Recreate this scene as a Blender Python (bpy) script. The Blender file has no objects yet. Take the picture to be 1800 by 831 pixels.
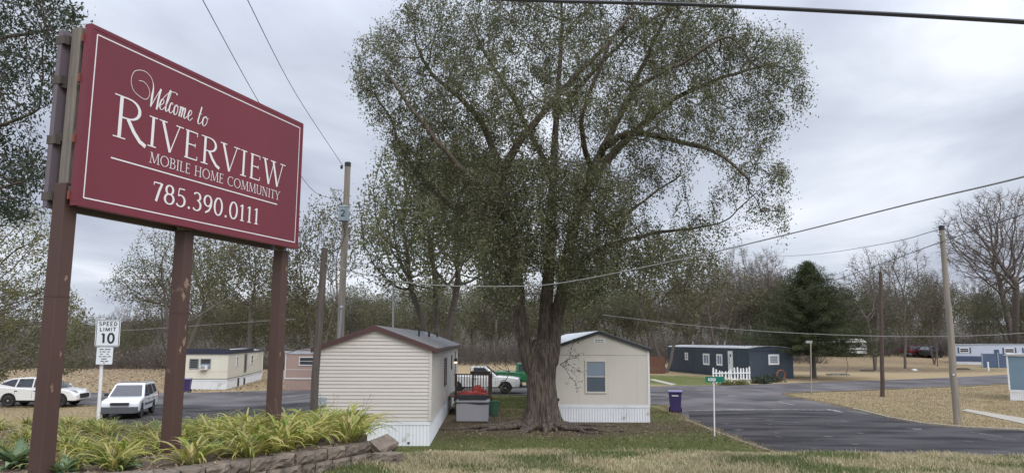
import bpy, bmesh, math, random
import numpy as np
from mathutils import Vector, Matrix
from mathutils.geometry import tessellate_polygon
R = math.radians
random.seed(7); RNG = np.random.default_rng(7)
scene = bpy.context.scene
COL = scene.collection
EYE = 3.36; FPX = 1300.0; PITCH = R(7.97); ROLL = R(0.3)

# ---------------- camera ----------------
cd = bpy.data.cameras.new('camera'); cam = bpy.data.objects.new('camera', cd); COL.objects.link(cam)
cd.sensor_width = 36; cd.lens = FPX/1800*36; cd.clip_start = .05; cd.clip_end = 3000
cam.matrix_world = Matrix.Translation((0, 0, EYE)) @ Matrix.Rotation(R(90)+PITCH, 4, 'X') @ Matrix.Rotation(ROLL, 4, 'Z')
scene.camera = cam

# ---------------- world: overcast ----------------
SUN_EL, SUN_AZ = R(42), R(150)
w = bpy.data.worlds.new('World'); scene.world = w; w.use_nodes = True
nt = w.node_tree; nt.nodes.clear(); N = nt.nodes.new; LK = nt.links.new
out = N('ShaderNodeOutputWorld'); bg = N('ShaderNodeBackground'); LK(bg.outputs[0], out.inputs[0])
sky = N('ShaderNodeTexSky'); sky.sky_type = 'NISHITA'; sky.sun_disc = False
sky.sun_elevation = SUN_EL; sky.sun_rotation = SUN_AZ; sky.air_density = 1; sky.dust_density = 3
tc = N('ShaderNodeTexCoord'); sep = N('ShaderNodeSeparateXYZ'); LK(tc.outputs['Generated'], sep.inputs[0])
# project direction on a cloud layer: (x,y)/(z+.12)
zc = N('ShaderNodeMath'); zc.operation = 'MAXIMUM'; LK(sep.outputs[2], zc.inputs[0]); zc.inputs[1].default_value = 0.0
za = N('ShaderNodeMath'); za.operation = 'ADD'; LK(zc.outputs[0], za.inputs[0]); za.inputs[1].default_value = .16
dx = N('ShaderNodeMath'); dx.operation = 'DIVIDE'; LK(sep.outputs[0], dx.inputs[0]); LK(za.outputs[0], dx.inputs[1])
dy = N('ShaderNodeMath'); dy.operation = 'DIVIDE'; LK(sep.outputs[1], dy.inputs[0]); LK(za.outputs[0], dy.inputs[1])
cmb = N('ShaderNodeCombineXYZ'); LK(dx.outputs[0], cmb.inputs[0]); LK(dy.outputs[0], cmb.inputs[1])
mp = N('ShaderNodeMapping'); LK(cmb.outputs[0], mp.inputs[0]); mp.inputs['Location'].default_value = (3.1, 1.7, 0); mp.inputs['Scale'].default_value = (.8, .55, 1)
n1 = N('ShaderNodeTexNoise'); LK(mp.outputs[0], n1.inputs['Vector']); n1.inputs['Scale'].default_value = 1.15; n1.inputs['Detail'].default_value = 8; n1.inputs['Roughness'].default_value = .52; n1.inputs['Distortion'].default_value = .5
cr = N('ShaderNodeValToRGB'); LK(n1.outputs[0], cr.inputs[0])
e = cr.color_ramp.elements; e[0].position = .35; e[0].color = (.36, .39, .47, 1); e[1].position = .64; e[1].color = (.71, .74, .80, 1)
m_ = e.new(.5); m_.color = (.50, .54, .62, 1)
# CIE overcast: brighter overhead than near the horizon
mr = N('ShaderNodeMapRange'); LK(sep.outputs[2], mr.inputs[0]); mr.inputs[1].default_value = .34; mr.inputs[2].default_value = .9; mr.inputs[3].default_value = 1.0; mr.inputs[4].default_value = 2.7
vm = N('ShaderNodeVectorMath'); vm.operation = 'SCALE'; LK(cr.outputs[0], vm.inputs[0]); LK(mr.outputs[0], vm.inputs['Scale'])
sc_ = N('ShaderNodeVectorMath'); sc_.operation = 'SCALE'; LK(sky.outputs[0], sc_.inputs[0]); sc_.inputs['Scale'].default_value = .08
mx = N('ShaderNodeMix'); mx.data_type = 'RGBA'; mx.inputs[0].default_value = .93
LK(sc_.outputs[0], mx.inputs[6]); LK(vm.outputs[0], mx.inputs[7])
LK(mx.outputs[2], bg.inputs[0]); bg.inputs[1].default_value = 1.0

# ---------------- sun behind cloud ----------------
sd = bpy.data.lights.new('sun', 'SUN'); so = bpy.data.objects.new('sun', sd); COL.objects.link(so)
sd.energy = 1.1; sd.angle = R(35); sd.color = (1, .96, .9)
_az = SUN_AZ
sdir = Vector((math.sin(_az)*math.cos(SUN_EL), math.cos(_az)*math.cos(SUN_EL), math.sin(SUN_EL)))
so.rotation_euler = (-sdir).to_track_quat('-Z', 'Y').to_euler()

vs = scene.view_settings; vs.view_transform = 'Standard'; vs.look = 'None'; vs.gamma = 1; vs.exposure = 0.52; vs.use_curve_mapping = False
cy = scene.cycles; cy.max_bounces = 6; cy.diffuse_bounces = 3; cy.glossy_bounces = 2; cy.transmission_bounces = 3; cy.transparent_max_bounces = 4
cy.use_denoising = True; cy.caustics_reflective = False; cy.caustics_refractive = False

# ---------------- helpers ----------------
def ray(px, py):
    x = (px-900)/FPX; y = -(py-415.5)/FPX
    c, s = math.cos(ROLL), math.sin(ROLL)
    xr, yr = x*c-y*s, x*s+y*c
    return np.array([xr, math.cos(PITCH)-yr*math.sin(PITCH), math.sin(PITCH)+yr*math.cos(PITCH)])
def P(px, py, d):                      # point seen in that direction, d metres ahead
    v = ray(px, py); return np.array([0, 0, EYE])+v*d/v[1]
def sstep(a, b, x):
    t = np.clip((x-a)/(b-a), 0, 1); return t*t*(3-2*t)
def gz(x, y):                          # terrain height
    x = np.asarray(x, float); y = np.asarray(y, float)
    y0 = 10.3-.25*sstep(1, 7, x)
    h = 1.78*(1-sstep(y0, y0+8.5, y)) + .03*np.sin(x*.9+y*.4)*(y < 11)
    h = h + 1.9*sstep(82, 135, y)*sstep(-15, 45, x)
    h = h - .64*sstep(8, 17, -x)*sstep(12, 22, y)
    return h
def G(px, py):                         # point of the ground in that direction
    v = ray(px, py); z = 0.0
    for _ in range(14): p = np.array([0, 0, EYE])+v*(z-EYE)/v[2]; z = float(gz(p[0], p[1]))
    return p
def setp(o, **k):
    for a, b in k.items():
        if b: o[a] = b
    return o
OFF = {}
def thing(name, label, cat, loc=(0, 0, 0), rot=0, group=None, local=False):
    o = bpy.data.objects.new(name, None); COL.objects.link(o); o.location = [float(v) for v in loc]; o.rotation_euler = (0, 0, rot)
    o.empty_display_size = .2
    OFF[o.name] = np.zeros(3) if local else np.array(loc, float)
    return setp(o, label=label, category=cat, group=group)
def tag(o, label, cat, group=None): return setp(o, label=label, category=cat, group=group)
def struct(o, kind='structure', label=None):
    o['kind'] = kind
    if label: o['label'] = label
    return o
def fastmesh(name, V, counts, idx, mats=(), midx=None, smooth=False):
    me = bpy.data.meshes.new(name)
    V = np.asarray(V, np.float32); counts = np.asarray(counts, np.int32); idx = np.asarray(idx, np.int32)
    me.vertices.add(len(V)); me.vertices.foreach_set('co', V.ravel())
    me.loops.add(len(idx)); me.loops.foreach_set('vertex_index', idx)
    me.polygons.add(len(counts)); st = np.zeros(len(counts), np.int32); st[1:] = np.cumsum(counts)[:-1]
    me.polygons.foreach_set('loop_start', st); me.polygons.foreach_set('loop_total', counts)
    if midx is not None: me.polygons.foreach_set('material_index', np.asarray(midx, np.int32))
    if smooth: me.polygons.foreach_set('use_smooth', np.ones(len(counts), bool))
    me.update(calc_edges=True); me.validate()
    for m in mats: me.materials.append(m)
    return me
def link(name, me, parent=None, loc=None):
    o = bpy.data.objects.new(name, me); COL.objects.link(o)
    if parent is not None: o.parent = parent; OFF[o.name] = OFF.get(parent.name, np.zeros(3))
    if loc is not None: o.location = [float(v) for v in loc]
    return o
class MB:
    def __init__(s): s.v = []; s.f = []; s.m = []; s.cur = 0
    def add(s, vs, fs):
        b = len(s.v); s.v += [tuple(float(c) for c in p) for p in vs]; s.f += [tuple(b+i for i in f) for f in fs]; s.m += [s.cur]*len(fs); return s
    def obox(s, o, U, V, W, u, v, w):       # box spanned by ranges along three unit vectors
        o, U, V, W = (np.array(a, float) for a in (o, U, V, W))
        c = [o+U*a+V*b+W*d for d in w for b in v for a in u]
        return s.add(c, [(0, 2, 3, 1), (4, 5, 7, 6), (0, 1, 5, 4), (2, 6, 7, 3), (0, 4, 6, 2), (1, 3, 7, 5)])
    def box(s, a, b): return s.obox((0, 0, 0), (1, 0, 0), (0, 1, 0), (0, 0, 1), (a[0], b[0]), (a[1], b[1]), (a[2], b[2]))
    def prism(s, poly, ext):                # planar polygon (3d) pushed along ext
        poly = [np.array(p, float) for p in poly]; e_ = np.array(ext, float); n = len(poly)
        vs = poly+[p+e_ for p in poly]
        tri = tessellate_polygon([[Vector(p) for p in poly]])
        return s.add(vs, [t for t in tri]+[(t[2]+n, t[1]+n, t[0]+n) for t in tri]+[(i, (i+1) % n, (i+1) % n+n, i+n) for i in range(n)])
    def ground_sheet(s, poly, off):         # flat outline cut into strips that follow the ground
        bm = bmesh.new(); vv = [bm.verts.new((p[0], p[1], 0)) for p in poly]
        for t in tessellate_polygon([[Vector((p[0], p[1], 0)) for p in poly]]):
            try: bm.faces.new([vv[i] for i in t])
            except ValueError: pass
        xs_ = [p[0] for p in poly]
        for X in np.arange(-60, -5, .9):
            if min(xs_) < X < max(xs_): bmesh.ops.bisect_plane(bm, geom=bm.verts[:]+bm.edges[:]+bm.faces[:], plane_co=(X, 0, 0), plane_no=(1, 0, 0))
        for Y in (22, 84, 92, 100):
            bmesh.ops.bisect_plane(bm, geom=bm.verts[:]+bm.edges[:]+bm.faces[:], plane_co=(0, Y, 0), plane_no=(0, 1, 0))
        bm.verts.index_update(); b = len(s.v)
        for v in bm.verts: s.v.append((v.co.x, v.co.y, float(gz(v.co.x, v.co.y))+off))
        for f in bm.faces: s.f.append(tuple(b+v.index for v in f.verts)); s.m.append(0)
        bm.free(); return s
    def sheet(s, poly):
        tri = tessellate_polygon([[Vector([float(c) for c in p]) for p in poly]]); return s.add(poly, list(tri))
    def tube(s, pts, rad, n=8, cap=True):
        pts = [np.array(p, float) for p in pts]; k = len(pts)
        rad = rad if hasattr(rad, '__len__') else [rad]*k
        vs = []; up = None
        for i, p in enumerate(pts):
            t = pts[min(i+1, k-1)]-pts[max(i-1, 0)]; t = t/(np.linalg.norm(t)+1e-9)
            if up is None:
                a = np.array([1., 0, 0]) if abs(t[0]) < .8 else np.array([0, 1., 0])
            else: a = up
            b = np.cross(t, a); b /= np.linalg.norm(b)+1e-9; a = np.cross(b, t); up = a
            for j in range(n):
                q = 2*math.pi*j/n; vs.append(p+rad[i]*(math.cos(q)*a+math.sin(q)*b))
        fs = [(i*n+j, i*n+(j+1) % n, (i+1)*n+(j+1) % n, (i+1)*n+j) for i in range(k-1) for j in range(n)]
        if cap: fs += [tuple(range(n-1, -1, -1)), tuple((k-1)*n+j for j in range(n))]
        return s.add(vs, fs)
    def lathe(s, c, prof, n=16, ax=2):
        vs = []
        for r_, z in prof:
            for j in range(n):
                q = 2*math.pi*j/n; d = [0, 0, 0]; a, b = [i for i in range(3) if i != ax]
                d[a] = r_*math.cos(q); d[b] = r_*math.sin(q); d[ax] = z; vs.append(np.array(c, float)+d)
        k = len(prof); fs = [(i*n+j, i*n+(j+1) % n, (i+1)*n+(j+1) % n, (i+1)*n+j) for i in range(k-1) for j in range(n)]
        fs += [tuple(range(n-1, -1, -1)), tuple((k-1)*n+j for j in range(n))]
        return s.add(vs, fs)
    def build(s, name, mat, parent=None, smooth=False, bevel=0):
        off = OFF.get(parent.name, np.zeros(3)) if parent is not None else np.zeros(3)
        me = bpy.data.meshes.new(name); V = np.array(s.v)-off; me.from_pydata(V.tolist(), [], s.f)
        for m in (mat if isinstance(mat, (list, tuple)) else [mat]): me.materials.append(m)
        me.polygons.foreach_set('material_index', s.m)
        bm = bmesh.new(); bm.from_mesh(me); bmesh.ops.recalc_face_normals(bm, faces=bm.faces); bm.to_mesh(me); bm.free()
        if smooth: me.polygons.foreach_set('use_smooth', [True]*len(me.polygons)); me.set_sharp_from_angle(angle=R(38))
        o = link(name, me, parent)
        if bevel:
            b = o.modifiers.new('bevel', 'BEVEL'); b.width = bevel; b.segments = 2; b.limit_method = 'ANGLE'
        return o
def copy_tree(o, parent=None, **k):
    c = o.copy(); COL.objects.link(c); OFF[c.name] = OFF.get(o.name, np.zeros(3))
    if parent is not None: c.parent = parent
    for ch in list(o.children): copy_tree(ch, c)
    return setp(c, **k)

# ---------------- materials ----------------
def mat(name, c, rough=.7, c2=None, scale=4., stretch=(1, 1, 1), amt=.5, bump=0., bscale=None, metal=0., coat=0., spec=.5, detail=5, island=0., thr=None, coords='Object', transl=0., dirt=None):
    m = bpy.data.materials.new(name); m.use_nodes = True; t = m.node_tree; n = t.nodes; l = t.links.new
    b = n['Principled BSDF']; b.inputs['Roughness'].default_value = rough; b.inputs['Metallic'].default_value = metal
    b.inputs['Coat Weight'].default_value = coat; b.inputs['Specular IOR Level'].default_value = spec
    tcn = n.new('ShaderNodeTexCoord'); mpn = n.new('ShaderNodeMapping'); mpn.inputs['Scale'].default_value = stretch
    l(tcn.outputs[coords], mpn.inputs[0])
    if c2 is None: c2 = tuple(v*.8 for v in c)
    ns = n.new('ShaderNodeTexNoise'); ns.inputs['Scale'].default_value = scale; ns.inputs['Detail'].default_value = detail; l(mpn.outputs[0], ns.inputs['Vector'])
    rp = n.new('ShaderNodeValToRGB'); l(ns.outputs[0], rp.inputs[0]); a, z = thr or (.5-.25*amt/.5, .5+.25*amt/.5)
    rp.color_ramp.elements[0].position = max(a, 0); rp.color_ramp.elements[1].position = min(z, 1)
    rp.color_ramp.elements[0].color = (*c, 1); rp.color_ramp.elements[1].color = (*c2, 1)
    colr = rp.outputs[0]
    if dirt:
        nd = n.new('ShaderNodeTexNoise'); nd.inputs['Scale'].default_value = dirt[1]; nd.inputs['Detail'].default_value = 8; l(tcn.outputs[coords], nd.inputs['Vector'])
        md = n.new('ShaderNodeMix'); md.data_type = 'RGBA'; r2 = n.new('ShaderNodeMapRange'); l(nd.outputs[0], r2.inputs[0]); r2.inputs[1].default_value = dirt[2]; r2.inputs[2].default_value = dirt[2]+.12
        l(r2.outputs[0], md.inputs[0]); l(colr, md.inputs[6]); md.inputs[7].default_value = (*dirt[0], 1); colr = md.outputs[2]
    if island:
        g = n.new('ShaderNodeNewGeometry'); h = n.new('ShaderNodeHueSaturation'); r3 = n.new('ShaderNodeMapRange')
        l(g.outputs['Random Per Island'], r3.inputs[0]); r3.inputs[3].default_value = 1-island; r3.inputs[4].default_value = 1+island
        l(r3.outputs[0], h.inputs['Value']); l(colr, h.inputs['Color']); colr = h.outputs[0]
    l(colr, b.inputs['Base Color'])
    if bump:
        nb = n.new('ShaderNodeTexNoise'); nb.inputs['Scale'].default_value = bscale or scale*4; nb.inputs['Detail'].default_value = 6; l(mpn.outputs[0], nb.inputs['Vector'])
        bp = n.new('ShaderNodeBump'); bp.inputs['Strength'].default_value = min(1, bump); bp.inputs['Distance'].default_value = .02*max(1, bump); l(nb.outputs[0], bp.inputs['Height']); l(bp.outputs[0], b.inputs['Normal'])
    return m
def leafmat(name, cols, transl=.35, rough=.6, noise=.25):
    m = bpy.data.materials.new(name); m.use_nodes = True; t = m.node_tree; n = t.nodes; l = t.links.new; n.remove(n['Principled BSDF'])
    g = n.new('ShaderNodeNewGeometry'); rp = n.new('ShaderNodeValToRGB'); l(g.outputs['Random Per Island'], rp.inputs[0])
    el = rp.color_ramp.elements; k = len(cols)
    el[0].color = (*cols[0], 1); el[1].color = (*cols[-1], 1)
    for i in range(1, k-1): q = el.new(i/(k-1)); q.color = (*cols[i], 1)
    # patches of lighter and darker sprays
    tcn = n.new('ShaderNodeTexCoord'); ns = n.new('ShaderNodeTexNoise'); ns.inputs['Scale'].default_value = .55; ns.inputs['Detail'].default_value = 3; l(tcn.outputs['Object'], ns.inputs['Vector'])
    mr_ = n.new('ShaderNodeMapRange'); l(ns.outputs[0], mr_.inputs[0]); mr_.inputs[1].default_value = .3; mr_.inputs[2].default_value = .7; mr_.inputs[3].default_value = 1-noise; mr_.inputs[4].default_value = 1+noise
    h = n.new('ShaderNodeHueSaturation'); l(rp.outputs[0], h.inputs['Color']); l(mr_.outputs[0], h.inputs['Value'])
    d = n.new('ShaderNodeBsdfDiffuse'); tr = n.new('ShaderNodeBsdfTranslucent'); gl = n.new('ShaderNodeBsdfGlossy'); gl.inputs['Roughness'].default_value = .5
    mx_ = n.new('ShaderNodeMixShader'); mx_.inputs[0].default_value = transl; m2 = n.new('ShaderNodeMixShader'); m2.inputs[0].default_value = .035
    l(h.outputs[0], d.inputs[0]); l(h.outputs[0], tr.inputs[0]); l(d.outputs[0], mx_.inputs[1]); l(tr.outputs[0], mx_.inputs[2])
    l(mx_.outputs[0], m2.inputs[1]); l(gl.outputs[0], m2.inputs[2]); l(m2.outputs[0], n['Material Output'].inputs[0])
    return m
M = {}
def D(k, *a, **kw): M[k] = mat(k, *a, **kw); return M[k]
D('white_paint', (.78, .79, .80), .5, (.68, .69, .70), 3, amt=.4, dirt=((.45, .42, .38), 2.2, .66))
D('white_trim', (.8, .8, .8), .45, (.7, .7, .7), 2)
D('skirt_white', (.78, .80, .84), .4, (.66, .69, .73), 1.5, stretch=(1, 1, .3), dirt=((.42, .38, .32), 1.6, .64))
D('vinyl_beige', (.565, .53, .49), .5, (.49, .46, .425), 1.2, stretch=(.3, .3, 2), dirt=((.42, .38, .33), 1.1, .66))
D('panel_cream', (.64, .61, .55), .65, (.57, .54, .485), .8, stretch=(1, 1, .3), bump=.2, bscale=30)
D('yellow_wall', (.72, .70, .60), .5, (.64, .62, .53), .8, stretch=(1, 1, .3), dirt=((.5, .46, .36), 1.2, .66))
D('pink_wall', (.44, .31, .265), .6, (.39, .275, .235), .8, dirt=((.34, .27, .22), 1.4, .66))
D('navy_wall', (.028, .043, .066), .5, (.042, .06, .085), 1.5, stretch=(1, 1, .4), dirt=((.1, .12, .15), 2.2, .66))
D('navy_band', (.02, .024, .045), .5, (.03, .035, .06), 2)
D('teal_wall', (.15, .23, .30), .5, (.18, .26, .33), 1)
D('pale_blue_wall', (.54, .59, .70), .5, (.48, .53, .63), 1)
D('slate_blue', (.05, .08, .15), .5, (.07, .1, .18), 1)
D('shingle', (.10, .10, .105), .9, (.17, .165, .165), 9, stretch=(3, 1, 1), bump=.6, bscale=40)
D('metal_roof', (.62, .64, .67), .35, (.5, .52, .55), 1.5, metal=.3)
D('brown_trim', (.085, .035, .035), .5, (.06, .028, .028), 3)
D('dark_trim', (.02, .025, .03), .5, (.03, .03, .035), 3)
D('glass_dark', (.03, .035, .045), .06, (.05, .055, .07), 1.5, spec=.8)
D('glass_blind', (.20, .26, .33), .15, (.24, .30, .38), 1, spec=.7)
D('glass_blind_low', (.08, .11, .15), .12, (.10, .13, .18), 1, spec=.7)
D('deck_wood', (.12, .07, .055), .85, (.18, .115, .09), 4, stretch=(1, 1, .3), bump=.4)
D('grey_wood', (.24, .21, .18), .9, (.13, .11, .095), 5, stretch=(4, 4, .25), bump=1., bscale=10, amt=.4)
D('dark_wood', (.12, .10, .09), .9, (.06, .05, .045), 5, stretch=(4, 4, .25), bump=1., bscale=10)
D('pole_wood', (.34, .30, .25), .9, (.20, .17, .14), 4, stretch=(5, 5, .2), bump=.8, bscale=8)
D('pole_brown', (.10, .07, .055), .9, (.06, .042, .035), 4, stretch=(5, 5, .2), bump=.6)
D('post_paint', (.088, .046, .037), .6, (.07, .037, .031), 2.5, stretch=(2, 2, .5), bump=.15, bscale=25, dirt=((.30, .20, .15), 3.2, .66))
D('sign_red', (.182, .034, .051), .5, (.160, .034, .049), .9, stretch=(1, 1, .5), spec=.3, thr=(.4, .6))
D('sign_edge', (.20, .03, .045), .5, (.15, .03, .04), 3)
D('sign_back', (.16, .13, .15), .5, (.12, .10, .12), 2, stretch=(1, 1, .3))
D('letter_white', (.80, .78, .80), .5, (.76, .74, .76), 2)
D('sign_white', (.74, .78, .84), .35, (.68, .72, .78), 3)
D('black_ink', (.02, .02, .025), .5)
D('sign_green', (.0, .16, .10), .4, (.0, .13, .085), 2)
D('steel', (.42, .44, .45), .4, (.34, .35, .36), 6, metal=.7)
D('grey_metal', (.35, .42, .45), .45, (.28, .34, .37), 3, metal=.2)
D('cable_black', (.025, .025, .03), .5)
D('cable_grey', (.26, .265, .26), .7)
D('peeled', (.30, .23, .185), .8, (.16, .09, .06), 14)
D('asphalt_old', (.075, .070, .073), 1, (.135, .126, .13), .3, thr=(.38, .62), bump=.3, bscale=60, dirt=((.22, .205, .2), .5, .62), detail=8, spec=.15)
D('asphalt_lot', (.027, .025, .029), 1, (.070, .066, .070), .6, thr=(.38, .60), stretch=(.45, 1.6, 1), bump=.3, bscale=50, dirt=((.17, .158, .155), 1.3, .63), detail=9, spec=.15)
D('concrete', (.36, .33, .28), .9, (.28, .26, .22), 2, bump=.3)
D('chalk', (.33, .32, .30), .9, (.13, .125, .12), 5, thr=(.4, .6))
D('soil', (.09, .065, .045), 1, (.15, .11, .08), 8, bump=1.5, bscale=25)
D('block', (.23, .185, .145), .95, (.105, .085, .07), 7, bump=1.6, bscale=22, island=.18)
D('car_white', (.74, .76, .80), .25, (.73, .75, .79), 1, coat=.8)
D('car_white2', (.80, .80, .79), .25, (.78, .78, .77), 1, coat=.8)
D('car_green', (.01, .15, .05), .3, (.01, .13, .045), 1, coat=.6)
D('car_red', (.09, .015, .02), .3, coat=.6)
D('car_dark', (.02, .02, .025), .3, coat=.6)
D('black_plastic', (.025, .025, .028), .6)
D('grey_plastic', (.10, .105, .115), .55)
D('rubber', (.022, .022, .022), .85)
D('rim_metal', (.55, .56, .58), .3, metal=.7)
D('lamp_lens', (.6, .62, .64), .12, spec=.8)
D('red_lens', (.35, .02, .02), .2)
D('bin_purple', (.045, .03, .12), .45, (.055, .04, .135), 2)
D('bin_lid', (.16, .15, .30), .4)
D('resin_grey', (.50, .50, .54), .5, (.44, .44, .48), 2, stretch=(1, 1, .2))
D('resin_dark', (.07, .075, .085), .5)
D('red_tarp', (.42, .03, .015), .55, (.26, .02, .012), 4, bump=1, bscale=10)
D('green_plastic', (.10, .24, .16), .5)
D('rust', (.22, .07, .04), .8)
M['bulb'] = bpy.data.materials.new('bulb'); M['bulb'].use_nodes = True
M['bulb'].node_tree.nodes['Principled BSDF'].inputs['Emission Color'].default_value = (1, .72, .35, 1); M['bulb'].node_tree.nodes['Principled BSDF'].inputs['Emission Strength'].default_value = 6
D('bark', (.158, .125, .10), .95, (.05, .040, .033), 5.5, stretch=(3.4, 3.4, .40), bump=3.5, bscale=5, thr=(.36, .62), detail=8)
D('bark_grey', (.155, .13, .112), .95, (.085, .07, .06), 4, stretch=(3, 3, .4), bump=1.5, bscale=6)
D('twig_dark', (.075, .062, .05), .9, (.11, .092, .075), 1.5)
D('twig_grey', (.17, .145, .13), .9, (.12, .10, .088), .6)
D('twig_brown', (.15, .125, .112), .9, (.10, .083, .074), .6)
M['leaf_elm'] = leafmat('leaf_elm', [(.070, .080, .036), (.108, .118, .054), (.155, .160, .078), (.23, .225, .128)], .45, noise=.4)
M['leaf_pale'] = leafmat('leaf_pale', [(.085, .10, .042), (.13, .145, .06), (.19, .195, .095), (.26, .25, .15)], .5, noise=.35)
M['leaf_grey'] = leafmat('leaf_grey', [(.065, .080, .032), (.10, .115, .048), (.14, .15, .072), (.19, .185, .10)], .45, noise=.3)
M['leaf_olive'] = leafmat('leaf_olive', [(.075, .075, .035), (.11, .108, .05), (.15, .135, .065)], .4)
M['leaf_yellow'] = leafmat('leaf_yellow', [(.09, .10, .025), (.15, .15, .04), (.22, .19, .06), (.10, .11, .04)], .45)
M['leaf_dark'] = leafmat('leaf_dark', [(.022, .034, .02), (.035, .05, .028), (.05, .068, .036)], .3)
M['leaf_cedar'] = leafmat('leaf_cedar', [(.024, .034, .010), (.042, .056, .016), (.066, .078, .026)], .25)
M['leaf_lily'] = leafmat('leaf_lily', [(.14, .20, .04), (.26, .32, .06), (.46, .42, .11), (.52, .43, .18), (.20, .27, .05), (.50, .45, .13), (.36, .36, .08), (.48, .38, .20)], .35, noise=.2)
M['leaf_lily2'] = leafmat('leaf_lily2', [(.13, .19, .06), (.20, .25, .08), (.32, .32, .12), (.42, .37, .20)], .35, noise=.2)
M['leaf_soft'] = leafmat('leaf_soft', [(.13, .20, .10), (.19, .27, .14), (.24, .32, .18)], .3)
M['dry'] = leafmat('dry', [(.30, .24, .15), (.40, .33, .22), (.22, .17, .11)], .3)
M['blade'] = leafmat('blade', [(.24, .20, .11), (.38, .32, .19), (.46, .40, .25), (.54, .47, .31), (.50, .44, .29), (.22, .21, .10)], .3, noise=.2)
M['blade_fresh'] = leafmat('blade_fresh', [(.06, .10, .03), (.10, .15, .04), (.14, .18, .06), (.30, .28, .15)], .35, noise=.2)
M['blade_green'] = leafmat('blade_green', [(.065, .082, .025), (.095, .115, .035), (.14, .14, .055), (.24, .20, .11), (.10, .11, .035)], .3)
M['blade_tan'] = leafmat('blade_tan', [(.30, .24, .15), (.36, .29, .18), (.24, .20, .12)], .25)
M['litter'] = leafmat('litter', [(.34, .26, .17), (.25, .17, .10), (.40, .32, .22)], .1)

# ======================= ground =======================
def lerp_axis(segs):
    o = []
    for a, b, s in segs: o += list(np.arange(a, b, s))
    return np.array(o+[segs[-1][1]])
xs = lerp_axis([(-700, -120, 40), (-120, -40, 3), (-40, 40, .5), (40, 120, 3), (120, 700, 40)])
ys = lerp_axis([(-60, 0, 5), (0, 14, .4), (14, 60, .6), (60, 140, 2.5), (140, 900, 40)])
XX, YY = np.meshgrid(xs, ys); ZZ = gz(XX, YY)
nx, ny = len(xs), len(ys)
V = np.stack([XX.ravel(), YY.ravel(), ZZ.ravel()], 1)
ii, jj = np.meshgrid(np.arange(nx-1), np.arange(ny-1)); a0 = (jj*nx+ii).ravel()
idx = np.stack([a0, a0+1, a0+nx+1, a0+nx], 1)
gm = fastmesh('ground', V, np.full(len(idx), 4), idx.ravel(), smooth=True)
def blob(x, y, cx, cy, rx, ry, soft=.5):
    d = np.sqrt(((x-cx)/rx)**2+((y-cy)/ry)**2); return 1-sstep(1-soft, 1+soft, d)
x_, y_ = V[:, 0], V[:, 1]
green = .46*(y_ < 16)+0.0
green = np.maximum(green, .78*blob(x_, y_, 2.0, 25.0, 7.5, 6.0, .35)*(x_ < 9))
green = np.maximum(green, 1.0*blob(x_, y_, 3.5, 22.3, 5.5, 2.6, .3)); green = np.maximum(green, .6*blob(x_, y_, 5, 33, 6, 10, .4))
green = np.maximum(green, .9*blob(x_, y_, 0, 42, 4.5, 4.5, .3))
green = np.maximum(green, .75*blob(x_, y_, 14, 66, 7, 9, .4))
green = np.maximum(green, .8*blob(x_, y_, -31, 33, 8, 3.4, .3))
green = np.maximum(green, .25*blob(x_, y_, 22, 35, 10, 10, .5))
dirt = np.maximum(blob(x_, y_, 1.2, 30, 5.2, 3.6, .55), .75*blob(x_, y_, 6, 30.3, 5, 2.5, .5))
dirt = np.maximum(dirt, .55*blob(x_, y_, -2.2, 32, 1.6, 8, .4)); dirt = np.maximum(dirt, .7*blob(x_, y_, 40, 90, 22, 7, .6)); dirt = np.maximum(dirt, .6*blob(x_, y_, 28, 66, 5, 4, .6))
litter = np.maximum(.9*(y_ > 54)*(x_ < -26)*(y_ < 110), .9*(y_ > 96))
ca = gm.color_attributes.new('zone', 'FLOAT_COLOR', 'POINT')
ca.data.foreach_set('color', np.stack([green, dirt, litter, np.ones_like(green)], 1).astype(np.float32).ravel())
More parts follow.
